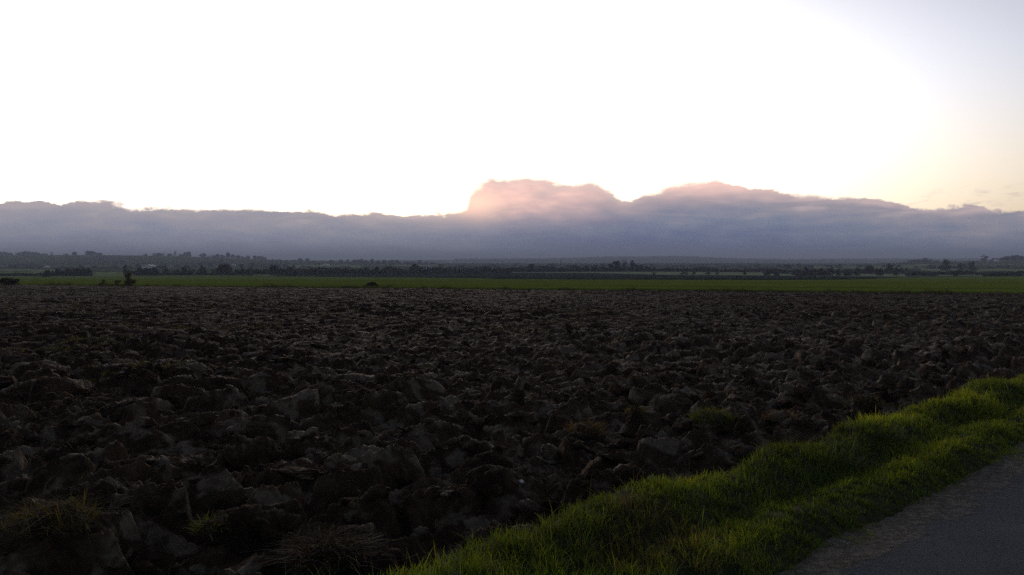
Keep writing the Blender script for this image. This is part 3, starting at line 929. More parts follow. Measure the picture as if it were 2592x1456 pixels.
def build_straw():
    n = 2600
    r = np.sqrt(rng.uniform(3.2 ** 2, 24 ** 2, n)); a = np.radians(rng.uniform(-36, 39, n))
    x, y = r * np.sin(a), r * np.cos(a)
    ok = (TV(x, y) > 3.3) & (rng.uniform(size=n) < np.interp(TV(x, y), [3.3, 5, 12], [1, 0.8, 0.45])); x, y = x[ok], y[ok]; n = len(x)
    z = field_h(x, y) + 0.03
    col = np.array([0.13, 0.105, 0.075])[None] * rng.uniform(0.35, 1.3, (n, 1))
    V, T, C = blades(np.stack([x, y, z], 1), rng.uniform(0.05, 0.20, n), rng.uniform(0.003, 0.006, n) * np.interp(np.hypot(x, y), [4, 20], [1, 2]), rng.uniform(0, 6.28, n),
                     rng.uniform(0.5, 1.9, n), rng.uniform(0, 3.14, n), col, col)
    o = obj('straw', mesh_np('straw', V, T, M_DRY, True, C))
    tag(o, 'loose straws and roots scattered over the ploughed soil', 'straw', kind='stuff')
    # yellow-green volunteer weeds in the soil
    P = []
    for px, py, rad, k in ((150, 790, 2.2, 90), (175, 772, 2.5, 60), (100, 885, 0.9, 34), (232, 870, 0.9, 40), (215, 862, 0.5, 20), (495, 828, 0.9, 30), (300, 826, 0.5, 16), (597, 774, 1.5, 24), (285, 948, 0.45, 22),
                           (900, 800, 1.2, 14), (1440, 790, 1.4, 20), (1560, 858, 0.5, 14), (1445, 812, 0.8, 14), (1300, 830, 0.7, 14), (880, 782, 1.0, 14), (660, 823, 0.6, 12), (450, 955, 0.3, 8)):
        x0, y0 = ground_pt(px, py)
        a = rng.uniform(0, 6.28, k); q = rad * np.sqrt(rng.uniform(size=k))
        P.append(np.stack([x0 + q * np.cos(a), y0 + q * np.sin(a)], 1))
    P = np.concatenate(P); P = np.repeat(P, 9, 0); P += rng.normal(0, 0.05, P.shape)
    n = len(P); z = field_h(P[:, 0], P[:, 1]) + 0.02
    col = np.array([0.070, 0.072, 0.018])[None] * rng.uniform(0.5, 1.2, (n, 1))
    V, T, C = blades(np.stack([P[:, 0], P[:, 1], z], 1), rng.uniform(0.03, 0.08, n), rng.uniform(0.012, 0.03, n), rng.uniform(0, 6.28, n), rng.uniform(0.3, 1.4, n), rng.uniform(0, 3.14, n), col, col)
    o = obj('weeds', mesh_np('weeds', V, T, M_GRASS, True, C))
    tag(o, 'sparse yellow green weeds sprouting in patches on the ploughed field', 'weeds', kind='stuff')
    # rank grass along the far edge of the ploughing
    k = 9000
    px = rng.uniform(-120, 2720, k); x = None
    yb = 46.6 / (1 + 0.25 * (px - CX) / F) + 0.25 * np.interp(px, pxs, wob / 0.25) + rng.normal(0.05, 0.22, k)
    x = yb * (px - CX) / F
    col = np.array([0.060, 0.062, 0.020])[None] * rng.uniform(0.5, 1.4, (k, 1))
    hgt = 0.08 + 0.16 * sstep(fbm(px / 25, px * 0, 3, 29), 0.0, 0.5)
    V, T, C = blades(np.stack([x, yb, np.full(k, -0.06)], 1), hgt * rng.uniform(0.7, 1.6, k), np.full(k, 0.02), rng.uniform(0, 6.28, k), rng.uniform(0.2, 1.0, k), rng.uniform(0, 3.14, k), col, col * 1.1)
    o = obj('edge_grass', mesh_np('edge_grass', V, T, M_GRASS, True, C))
    tag(o, 'uneven line of rank grass where the ploughing meets the green crop', 'grass', kind='stuff')
build_straw()


def build_grit():
    n = 1500
    s = rng.uniform(-1, 14, n); t = 2.02 - np.abs(rng.normal(0, 0.22, n))
    x, y = s * UX + t * NX, s * UY + t * NY
    size = 0.002 + 0.010 * rng.beta(1, 6, n)
    B, T = ARCH[1][0], ICO[1][1]
    P = B[None] * size[:, None, None] * rng.uniform(0.7, 1.3, (n, 1, 3)) + np.stack([x, y, np.full(n, 0.028)], 1)[:, None, :]
    o = obj('gravel', mesh_np('gravel', P.reshape(-1, 3), (T[None] + (np.arange(n) * len(B))[:, None, None]).reshape(-1, 3), M_GRIT))
    tag(o, 'loose grit and crumbs of soil along the broken edge of the lane', 'gravel', kind='stuff')
    k = 500
    s = rng.uniform(-1, 14, k); t = 2.08 - np.abs(rng.normal(0, 0.11, k))
    x, y = s * UX + t * NX, s * UY + t * NY
    col = np.array([0.10, 0.08, 0.045])[None] * rng.uniform(0.4, 1.4, (k, 1))
    V, T, C = blades(np.stack([x, y, np.full(k, 0.03)], 1), rng.uniform(0.03, 0.09, k), rng.uniform(0.003, 0.006, k), rng.uniform(0, 6.28, k), rng.uniform(1.2, 2.0, k), rng.uniform(0, 3.14, k), col, col)
    o = obj('litter', mesh_np('litter', V, T, M_DRY, True, C))
    tag(o, 'dead grass scraps lying on the sandy road edge', 'litter', kind='stuff')
build_grit()

# pale stone and sticks lying on the soil
def stone(px, py, sz, label):
    x, y = ground_pt(px, py, 0.08)
    o = obj('stone', mesh_np('stone', ARCH[2][3] * np.array([sz, sz * 0.8, sz * 0.7]), ICO[2][1], M_STONE), None, (x, y, float(field_h(np.array([x]), np.array([y]))[0]) + 0.05))
    tag(o, label, 'stone')
stone(96, 1047, 0.028, 'small white stone lying on dark soil near the left edge')
stone(1320, 1195, 0.022, 'small pale stone on a clod by the verge grass')
stone(1852, 1094, 0.018, 'tiny pale stone below the straw coloured tuft')


def stick(px, py, L, rz, pitch, label):
    x, y = ground_pt(px, py, 0.10)
    z = float(field_h(np.array([x]), np.array([y]))[0]) + 0.07
    n = 8; ring = 6; V = []; T = []
    for i in range(n):
        f = i / (n - 1)
        c = np.array([(f - 0.5) * L, 0.03 * L * math.sin(5 * f), 0.04 * L * math.sin(3.1 * f)])
        rad = 0.009 * (1 - 0.6 * f)
        for k in range(ring):
            a = 2 * math.pi * k / ring
            V.append(c + np.array([0, rad * math.cos(a), rad * math.sin(a)]))
    for i in range(n - 1):
        for k in range(ring):
            a, b = i * ring + k, i * ring + (k + 1) % ring
            T += [(a, b, b + ring), (a, b + ring, a + ring)]
    o = obj('stick', mesh_np('stick', np.array(V), np.array(T), M_WOOD), None, (x, y, z))
    o.rotation_euler = (0, pitch, rz)
    tag(o, label, 'stick')
stick(533, 1027, 0.24, -0.7, 0.15, 'pale broken stick slanting on the soil left of centre')
stick(125, 1375, 0.40, 0.25, -0.12, 'thin curved stem lying beside the wispy tuft at bottom left')
stick(890, 1400, 0.36, 0.5, -0.25, 'thin stick poking out above the dead grass clump')

# ------------------------------------------------------------------ trees
def tri_cloud(P, size, up=0.0):
    """leaf and twig sized faces round the points P"""
    n = len(P)
    a = rng.normal(size=(n, 3)); a[:, 2] += up; a /= np.linalg.norm(a, axis=1)[:, None]
    b = rng.normal(size=(n, 3)); b -= a * (a * b).sum(1)[:, None]; b /= np.linalg.norm(b, axis=1)[:, None]
    s = size * rng.uniform(0.6, 1.4, n)[:, None]
    V = np.stack([P - a * s - b * s * 0.5, P + a * s * 1.1, P - a * s * 0.3 + b * s * 0.9], 1).reshape(-1, 3)
    return V, np.arange(3 * n).reshape(-1, 3)


def tube(pts, rads, ring=5):
    V, T = [], []
    for p, r in zip(pts, rads):
        for k in range(ring):
            a = 2 * math.pi * k / ring
            V.append((p[0] + r * math.cos(a), p[1] + r * math.sin(a), p[2]))
    for i in range(len(pts) - 1):
        for k in range(ring):
            a, b = i * ring + k, i * ring + (k + 1) % ring
            T += [(a, b, b + ring), (a, b + ring, a + ring)]
    return np.array(V, float), np.array(T)


def tree_kind(seed, shape):
    """unit tree (height 1, crown width about 1): trunk mesh and crown mesh"""
    global rng
    keep = rng; rng = np.random.default_rng(seed)
    lob = []
    if shape == 'bare':
        for k in range(9):
            a = rng.uniform(0, 6.28); q = 0.32 * math.sqrt(rng.uniform())
            lob.append((q * math.cos(a), q * math.sin(a), rng.uniform(0.24, 0.82), rng.uniform(0.12, 0.20)))
        lob.append((0, 0, 0.86, 0.13)); n, fs, t0 = 1800, 0.032, 0.5
    elif shape == 'round':
        for k in range(11):
            a = rng.uniform(0, 6.28); q = 0.36 * math.sqrt(rng.uniform())
            lob.append((q * math.cos(a), q * math.sin(a), 0.20 + rng.uniform(0.0, 0.62) * (1 - (q / 0.42) ** 2), rng.uniform(0.14, 0.20)))
        n, fs, t0 = 2400, 0.046, 0.4
    elif shape == 'bush':
        for k in range(16):
            a = rng.uniform(0, 6.28); q = 0.40 * math.sqrt(rng.uniform())
            z = rng.uniform(0.06, 0.30) if k < 9 else rng.uniform(0.3, 0.82) * (1 - 0.5 * q)
            lob.append((q * math.cos(a), q * math.sin(a), z, rng.uniform(0.15, 0.23)))
        n, fs, t0 = 1900, 0.042, 0.2
    else:  # tall, narrow
        for k in range(10):
            z = 0.2 + 0.75 * k / 9
            a = rng.uniform(0, 6.28); q = 0.22 * rng.uniform()
            lob.append((q * math.cos(a), q * math.sin(a), z, 0.30 * (1.1 - z * 0.75)))
        n, fs, t0 = 1100, 0.026, 0.2
    lob = np.array(lob)
    pick = rng.choice(len(lob), n, p=lob[:, 3] ** 2 / (lob[:, 3] ** 2).sum())
    d = rng.normal(size=(n, 3)); d /= np.linalg.norm(d, axis=1)[:, None]
    rad = lob[pick, 3] * rng.uniform(0.25, 1.12, n) ** 0.6
    P = lob[pick, :3] + d * rad[:, None] * np.array([1, 1, 0.85])
    if shape in ('round', 'bare'):
        low = rng.uniform(size=n) < 0.26
        a = rng.uniform(0, 6.28, n); q = 0.30 * np.sqrt(rng.uniform(size=n))
        P[low] = np.stack([q * np.cos(a), q * np.sin(a), rng.uniform(0.0, 0.35, n)], 1)[low]
    P[:, 2] = np.clip(P[:, 2], 0.0, 1.05)
    V, T = tri_cloud(P, fs)
    parts = [tube([(0, 0, -0.06), (0.005, 0, 0.12), (0.01, 0.005, 0.35), (0, 0, 0.62), (0, 0, 0.9)], [0.035, 0.026, 0.022, 0.014, 0.004])]
    for k in range(min(9, len(lob))):
        l = lob[k]; z0 = rng.uniform(0.2, 0.5)
        parts.append(tube([(0, 0, z0), (l[0] * 0.5, l[1] * 0.5, z0 + (l[2] - z0) * 0.6), (l[0], l[1], max(l[2], z0 + 0.05))], [0.014, 0.009, 0.003], 4))
    off = 0; tv, tt = [], []
    for a, b in parts:
        tv.append(a); tt.append(b + off); off += len(a)
    rng = keep
    return (np.concatenate(tv), np.concatenate(tt)), (V, T)


KINDS = {}
for shape, mats_ in (('bare', (M_BARE, M_DARK, M_RUST)), ('round', (M_DARK, M_BARE)), ('bush', (M_DARK, M_RUST, M_BARE)), ('tall', (M_BARE, M_DARK))):
    for i in range(4):
        tr, cr = tree_kind(500 + 17 * i + len(shape), shape)
        tm = mesh_np('trunk', tr[0], tr[1], M_BARK)
        for mt in mats_:
            KINDS.setdefault((shape, mt.name), []).append((tm, mesh_np('crown', cr[0], cr[1], mt, False)))
TREES = 0
ORD = ('first second third fourth fifth sixth seventh eighth ninth tenth eleventh twelfth thirteenth fourteenth fifteenth sixteenth seventeenth eighteenth nineteenth '
       'twentieth twenty-first twenty-second').split()
BELTS = {}


def plant(name, px, top, wpx, dist, shape, mat, label, cat='tree', group=None, base=None):
    """one tree whose crown top shows at row TOP and whose width is WPX, standing DIST metres away"""
    global TREES
    if base is not None:
        dist = float(d_to_y(base - HOR))
    x = dist * (px - CX) / F; y = dist
    z = float(land(np.array([x]), np.array([float(y)]))[0])
    ht = max(EYE - (top - HOR) / F * dist - z, 0.3)
    wd = wpx / F * dist
    lst = KINDS[(shape, mat.name)]
    tm, cm = lst[TREES % len(lst)]
    TREES += 1
    e = empty(name, (x, y, z), random.uniform(0, 6.28), (wd, wd, ht))
    tag(e, label, cat, group)
    if group:
        BELTS.setdefault(group, []).append((px, e))
    obj('trunk', tm, e); obj('crown', cm, e)
    return e

B, R_, U, TL = 'bare', 'round', 'bush', 'tall'
# --- crest of the left hill (about 1300 m)
for px, top, w, sh, mt, lb in (
    (189, 635, 15, R_, M_BARE, 'lone round tree on the crest of the left hill with sky around it'),
    (228, 632, 32, R_, M_BARE, 'largest round tree on the left hill crest'),
    (250, 638, 26, R_, M_DARK, 'dark tree leaning on the right side of the largest crest tree'),
    (368, 641, 11, U, M_BARE, 'small lone bush on the bare middle of the left hill crest'),
    (402, 638, 30, U, M_BARE, 'broad low tree right of the lone bush on the hill crest'),
    (430, 640, 16, R_, M_BARE, 'small tree right of the broad low tree on the hill crest'),
    (444, 634, 13, TL, M_BARE, 'thin tall tree standing up between crest bushes'),
    (462, 642, 20, U, M_BARE, 'low bush right of the thin tall crest tree'),
    (476, 635, 26, R_, M_BARE, 'domed bare tree near the right end of the left hill crest'),
    (516, 639, 22, R_, M_BARE, 'separate rounded tree right of the domed crest tree'),
    (132, 637, 10, TL, M_BARE, 'slim tree at the right end of the far left crest wood'),
    (167, 641, 12, U, M_BARE, 'low bush just left of the lone round crest tree'),
):
    plant('tree' if sh != U else 'bush', px, top, w, 1300, sh, mt, lb, 'tree' if sh != U else 'bush')
for i, (px, top, w) in enumerate(((2, 634, 16), (14, 636, 15), (27, 638, 14), (46, 638, 12), (58, 635, 16), (71, 634, 18), (86, 635, 17), (101, 638, 15), (115, 640, 12))):
    plant('tree', px, top, w, 1300, U, M_BARE, 'bare tree in the misty wood at the far left of the hill crest', 'tree', 'wood at the hill crest end')
for px, top, w in ((540, 645, 14), (553, 640, 16), (566, 643, 12), (577, 635, 13), (590, 642, 14), (604, 643, 13), (616, 647, 12), (628, 646, 13), (645, 645, 16), (659, 646, 20), (672, 650, 12), (530, 647, 14), (690, 655, 12)):
    plant('tree', px, top, w, 1250, random.choice((U, TL, R_)), M_BARE, 'bare hedgerow tree on the slope falling from the left hill crest', 'tree', 'trees down the left hill slope')
for px, top, w in ((707, 655, 13), (725, 658, 12), (744, 656, 14), (760, 652, 14), (778, 651, 11), (795, 659, 12), (818, 660, 14), (840, 657, 16), (863, 655, 16), (880, 655, 12)):
    plant('tree', px, top, w, 1100, random.choice((R_, U)), M_BARE, 'small hazy tree on the skyline between the left hill and the village wood', 'tree', 'skyline trees left of the village')
for px, top, w in ((898, 654, 18), (911, 653, 18), (926, 655, 17), (941, 653, 16), (957, 656, 18), (972, 655, 18), (990, 654, 17), (1008, 655, 18), (1030, 659, 16), (1046, 660, 14), (1063, 655, 15), (1080, 661, 14), (1096, 662, 14)):
    plant('tree', px, top, w, 1000, random.choice((R_, U)), M_BARE, 'hazy bare tree in the wood on the skyline left of the white village', 'tree', 'skyline wood left of the village')
# --- middle of the left slope
for px, top, w in ((30, 668, 20), (48, 666, 22), (64, 667, 20), (82, 666, 20), (93, 670, 14)):
    plant('tree', px, top, w, 700, R_, M_BARE, 'dull tree in the short belt half way up the left hillside', 'tree', 'short belt on the left hillside')
for px, top, w in ((270, 662, 15), (290, 660, 16), (309, 658, 14), (560, 655, 18), (520, 662, 16), (470, 664, 16), (440, 662, 14), (400, 662, 14)):
    plant('tree', px, top, w, 850, B, M_BARE, 'faint bare tree on the misty lower slope of the left hill', 'tree', 'bare trees on the lower left slope')
# --- tree belt beyond the crop, left third
for px, top, w, sh, mt, lb in (
    (118, 678, 24, U, M_DARK, 'dark bush standing alone left of the long dark thicket'),
    (318, 668, 20, B, M_BARE, 'bare tree right of the gap with the pale meadow'),
    (569, 661, 40, R_, M_BARE, 'tallest broad tree in the left part of the dark tree belt'),
    (692, 663, 28, R_, M_BARE, 'rounded tree rising above the belt left of the picture centre'),
    (987, 667, 36, R_, M_DARK, 'broad dark tree in the belt left of the white gabled house'),
    (1050, 664, 38, R_, M_DARK, 'large dark tree right against the white gabled house'),
    (1229, 668, 24, R_, M_DARK, 'dark tree standing above the belt below the white village'),
    (1345, 663, 24, R_, M_BARE, 'reddish rounded bare tree above the belt near the picture centre'),
    (1316, 672, 22, R_, M_DARK, 'dark tree just left of the reddish rounded tree'),
    (1556, 655, 40, R_, M_BARE, 'tallest reddish tree of the belt right of centre, left of its pair'),
    (1580, 658, 26, TL, M_BARE, 'narrower reddish tree touching the tallest tree on its right'),
    (1600, 658, 22, B, M_BARE, 'pale misty bare tree right of the tall reddish pair'),
    (1836, 671, 20, B, M_BARE, 'bare tree right of the small white gable in the right part'),
    (1892, 674, 16, B, M_BARE, 'small bare tree over the right end of the pale field'),
    (1995, 667, 20, R_, M_DARK, 'isolated dark round tree on the middle ridge at right'),
    (2201, 667, 30, R_, M_DARK, 'dark round tree in the right belt above the pale strip'),
    (2250, 665, 20, B, M_BARE, 'bare twiggy tree right of the dark round tree at right'),
    (2393, 655, 40, B, M_DARK, 'big near tree left of two on the far right field edge'),
    (2432, 665, 24, B, M_BARE, 'thin tree between the two big trees at far right'),
    (2462, 661, 32, B, M_DARK, 'big near tree right of two on the far right field edge'),
    (2490, 645, 22, B, M_BARE, 'tall bare tree on the skyline of the right hill'),
    (2511, 651, 12, U, M_BARE, 'small round bush on the skyline beside the tall bare tree'),
    (2521, 684, 30, U, M_DARK, 'dense dark bush at the foot of the right hill'),
    (2566, 683, 42, U, M_DARK, 'wide dark thicket at the right edge behind the crop'),
):
    dist = 860 if px in (2490, 2511) else 430 if px in (2393, 2432, 2462) else 600
    foot = None if px in (2490, 2511, 2393, 2432, 2462, 1836, 1892, 1995) else 701 if px < 130 else 698 if px < 720 else 692 if px < 1240 else 689 if px < 1610 else 694 if px < 2300 else 699.5
    plant('tree' if sh != U else 'bush', px, top, w, dist, sh, mt, lb, 'tree' if sh != U else 'bush', base=foot)
for px, top, w in ((148, 675, 24), (166, 674, 28), (186, 673, 28), (205, 674, 24), (222, 673, 26)):
    plant('tree', px, top, w, 330, U, M_DARK, 'dense dark tree in the long thicket at left behind the crop', 'tree', 'long dark thicket at left', base=699.5)
for px, top, w in ((356, 671, 26), (372, 671, 28), (387, 672, 24)):
    plant('tree', px, top, w, 320, U, M_DARK, 'solid dark tree of the square clump at left behind the crop', 'tree', 'square dark clump at left', base=699)
for px, top, w in ((420, 675, 20), (446, 678, 20), (466, 674, 22), (486, 678, 18), (512, 672, 24), (538, 680, 18), (600, 679, 18), (614, 676, 18), (540, 686, 30), (430, 688, 30), (470, 688, 34), (505, 687, 30), (590, 688, 26)):
    plant('tree', px, top, w, 360, random.choice((B, R_, U)), M_BARE, 'brownish bare tree in the loose belt left of the tallest broad tree', 'tree', 'loose belt behind the crop', base=698)
for px, top, w in ((632, 676, 26), (650, 678, 28), (668, 679, 26), (710, 675, 26), (730, 671, 28), (748, 678, 24), (765, 677, 30), (784, 682, 24), (804, 678, 32), (826, 680, 26), (846, 677, 26), (866, 678, 26), (884, 677, 24), (900, 680, 22),
                   (913, 676, 16), (929, 671, 22), (949, 670, 22), (966, 679, 20), (1010, 676, 24), (1028, 681, 22), (1075, 679, 26)):
    plant('tree', px, top, w, 400, random.choice((U, U, R_)), M_DARK, 'dark bushy tree in the unbroken belt left of the white gabled house', 'tree', 'unbroken belt left of centre', base=695)
for px, top, w in ((1094, 676, 26), (1112, 673, 28), (1132, 674, 26), (1152, 676, 22), (1170, 679, 22), (1188, 675, 22), (1208, 679, 22), (1252, 674, 26), (1270, 679, 22), (1288, 674, 22)):
    plant('tree', px, top, w, 430, random.choice((U, R_)), M_DARK, 'dark bushy tree in the belt right of the white gabled house', 'tree', 'belt right of the gabled house', base=692)
for px, top, w in ((1366, 676, 22), (1380, 670, 24), (1400, 671, 24), (1422, 675, 22), (1444, 676, 24), (1464, 671, 24), (1484, 669, 24), (1504, 668, 24), (1524, 669, 26), (1300, 678, 20), (1334, 680, 24)):
    plant('tree', px, top, w, 470, random.choice((U, R_, R_)), M_BARE, 'brown tree in the belt between the reddish rounded tree and the tallest pair', 'tree', 'belt right of centre', base=689)
for px, top, w in ((1617, 666, 22), (1636, 672, 24), (1656, 675, 22), (1678, 677, 24), (1700, 676, 26), (1724, 677, 24), (1746, 676, 24), (1768, 676, 22), (1790, 680, 20), (1812, 679, 22), (1850, 679, 24), (1870, 681, 24), (1910, 681, 24)):
    plant('tree', px, top, w, 520, random.choice((U, U, B)), M_DARK, 'low dark tree in the hedge line behind the pale field', 'tree', 'hedge line behind the pale field', base=689)
for px, top, w in ((1655, 688, 12), (1728, 687, 16), (1738, 689, 14), (1755, 685, 15), (1792, 688, 18), (1816, 686, 14), (1886, 684, 15), (1940, 691, 18)):
    plant('bush', px, top, w, 330, B, M_BARE, 'small bare shrub standing out against the pale field strip', 'bush', 'bare shrubs along the pale strip', base=696)
for px, top, w in ((1942, 680, 26), (1965, 679, 24), (2018, 676, 26), (2038, 675, 26), (2058, 677, 26), (2080, 675, 26), (2102, 677, 24), (2122, 680, 22), (2146, 682, 22), (2170, 677, 24), (2226, 679, 22), (2268, 676, 22), (2040, 686, 34), (2085, 687, 34)):
    plant('tree', px, top, w, 400, random.choice((B, U, R_)), M_BARE, 'dusky tree in the uneven belt left of the dark round tree at right', 'tree', 'uneven belt at right', base=698)
for px, top, w in ((2290, 662, 20), (2305, 656, 22), (2322, 654, 22), (2337, 650, 20), (2352, 655, 20), (2370, 658, 22), (2410, 660, 22), (2450, 660, 22), (2475, 660, 20), (2530, 652, 20), (2540, 648, 22), (2554, 645, 24), (2569, 643, 24), (2584, 645, 24), (2600, 644, 24)):
    plant('tree', px, top, w, 880, random.choice((R_, U)), M_BARE, 'bare tree of the hilltop wood at the far right', 'tree', 'hilltop wood at far right')
for px, top, w in ((2318, 686, 22), (2360, 688, 24), (2420, 684, 22), (2500, 690, 22), (2545, 690, 22), (2340, 690, 26), (2300, 691, 24)):
    plant('bush', px, top, w, 350, U, M_DARK, 'low dark bush on the field edge below the right hill', 'bush', 'bushes on the right field edge', base=699)


rr_ = random.Random(41)
for lo, hi, n, tp, dist, group, lb in (
        (340, 640, 13, 667, 620, 'faint second row at left', 'faint bare tree'),
        (640, 900, 11, 671, 640, 'faint second row left of centre', 'dim bare tree'),
        (1110, 1300, 8, 670, 700, 'dim row under the village', 'dim rounded tree'),
        (1300, 1560, 10, 667, 760, 'misty row right of centre', 'misty bare tree'),
        (1590, 1960, 16, 670, 780, 'misty row under the blue ridge', 'misty low tree'),
        (1960, 2290, 15, 670, 640, 'second row of the right belt', 'dim bare tree'),
        (2280, 2600, 15, 673, 600, 'trees on the right hillside', 'dark hillside tree'),
        (0, 330, 12, 671, 600, 'scattered row low on the left hill', 'small dull tree')):
    for k in range(n):
        px = lo + (hi - lo) * (k + rr_.uniform(0.1, 0.9)) / n
        plant('tree', px, tp + rr_.uniform(-4, 5), rr_.uniform(14, 26), dist * rr_.uniform(0.92, 1.08), rr_.choice((U, U, R_, B)), rr_.choice((M_BARE, M_DARK)), lb, 'tree', group)

# in a belt each tree is told apart by its place in the row
for grp, row in BELTS.items():
    row.sort(key=lambda t: t[0])
    for k, (_, e) in enumerate(row):
        head, tail = e['label'].split(' in ', 1) if ' in ' in e['label'] else (e['label'].split(' ')[0] + ' ' + e['label'].split(' ')[1] + ' ' + e['label'].split(' ')[2], None)
        e['label'] = '%s, %s from left of the %s' % (head, ORD[k], grp)


def hedge(px0, px1, d0, d1, top, label, mat=M_DARK, dens=4.0):
    """a grown-out hedge between two sight lines"""
    x0, x1 = d0 * (px0 - CX) / F, d1 * (px1 - CX) / F
    L = math.hypot(x1 - x0, d1 - d0); n = int(L * dens * 6)
    f = rng.uniform(size=n)
    x = x0 + (x1 - x0) * f + rng.normal(0, 0.5, n); y = d0 + (d1 - d0) * f + rng.normal(0, 0.8, n)
    ht = (EYE - (top - HOR) / F * y) - land(x, y)
    hh = np.maximum(ht, 0.8) * (0.75 + 0.9 * (fbm(f * L / 7, f * 0, 3, int(px0)) + 0.35))
    z = land(x, y) + hh * rng.uniform(0.0, 1.0, n) ** 0.8
    V, T = tri_cloud(np.stack([x, y, z], 1), 0.42)
    o = obj('hedge', mesh_np('hedge', V, T, mat, False))
    tag(o, label, 'hedge')
hedge(-60, 130, 268, 268, 695, 'low hedge along the far edge of the crop at the left end')
hedge(120, 232, 272, 275, 690, 'short low hedge along the crop under the long dark thicket')
hedge(322, 640, 276, 285, 690, 'long low hedge along the crop from the square dark clump rightwards')
hedge(620, 1290, 300, 345, 681, 'dark continuous hedge at the foot of the tree belt left of centre')
hedge(1270, 1640, 375, 395, 678, 'dark hedge at the foot of the tree belt right of centre')
hedge(1600, 1960, 398, 395, 680, 'dark hedge along the back of the pale field')
hedge(1940, 2300, 330, 330, 685, 'dark hedge under the uneven belt at right')
hedge(2300, 2640, 300, 300, 689, 'dark hedge running to the right edge under the hill')
hedge(-60, 560, 760, 820, 665, 'thin hedge line crossing the lower left hillside', M_BARE, 2.0)
hedge(-60, 420, 540, 560, 681, 'hedge between two small meadows at left', M_BARE, 2.0)
hedge(640, 1300, 820, 900, 668, 'distant hedge behind the belt left of centre', M_BARE, 2.0)
hedge(1300, 1960, 950, 1000, 668, 'distant hazy hedge behind the belt right of centre', M_BARE, 2.0)
hedge(1960, 2420, 800, 780, 672, 'distant hedge crossing the fields at right', M_DARK, 2.0)

# far wood that reads as one dark mass on the blue ridge
def ridge_wood():
    n = 9000
    px = rng.uniform(1150, 2500, n); dist = rng.uniform(2000, 3000, n)
    x = dist * (px - CX) / F
    z = land(x, dist) + rng.uniform(0, 3.5, n)
    V, T = tri_cloud(np.stack([x, dist, z], 1), 2.6)
    o = obj('woods', mesh_np('woods', V, T, M_DARK, False))
    tag(o, 'blue hazy woods on the far ridge under the cloud', 'woods', kind='stuff')
ridge_wood()

# bushes at the near edge of the crop
def near_bush(px, base, top, w, mat, shape, label):
    d = 46.6 / (1 + 0.25 * (px - CX) / F) + 0.6
    x = d * (px - CX) / F
    e = empty('bush', (x, d, -0.12), random.uniform(0, 6), (w / F * d, w / F * d, (base - top) / F * d))
    tag(e, label, 'bush')
    tm, cm = KINDS[(shape, mat.name)][int(px) % 4]
    obj('stem', tm, e); obj('foliage', cm, e)
near_bush(25, 720, 696, 44, M_BARE, U, 'dark round bush at the left end of the crop edge')
near_bush(259, 727, 708, 18, M_RUST, B, 'small russet bush left of three on the crop edge')
near_bush(296, 727, 709, 20, M_RUST, B, 'small olive russet bush in the middle of three on the crop edge')
near_bush(327, 729, 691, 36, M_RUST, B, 'tallest russet sapling bush of three on the crop edge')


def heap(px, py, w, h, label):
    d = 46.6 / (1 + 0.25 * (px - CX) / F) + 0.9
    x = d * (px - CX) / F; W = w / F * d; H = h / F * d
    e = tag(empty('heap', (x, d, 0.0)), label, 'heap')
    b = obj('mound', mesh_np('mound', ARCH[4][5] * np.array([W * 0.62, W * 0.4, H * 1.25]), ICO[4][1], M_SOIL), e)
    k = obj('weeds', tuft_mesh('weeds', 160, W * 0.42, H * 0.55, 0.012, (0.035, 0.042, 0.014), 0.2, 0.8, M_GRASS, H * 0.75), e)
heap(942, 727, 30, 9, 'small dark overgrown heap on the crop edge left of centre')
heap(985, 729, 22, 3, 'very low brown heap right of the dark overgrown heap')

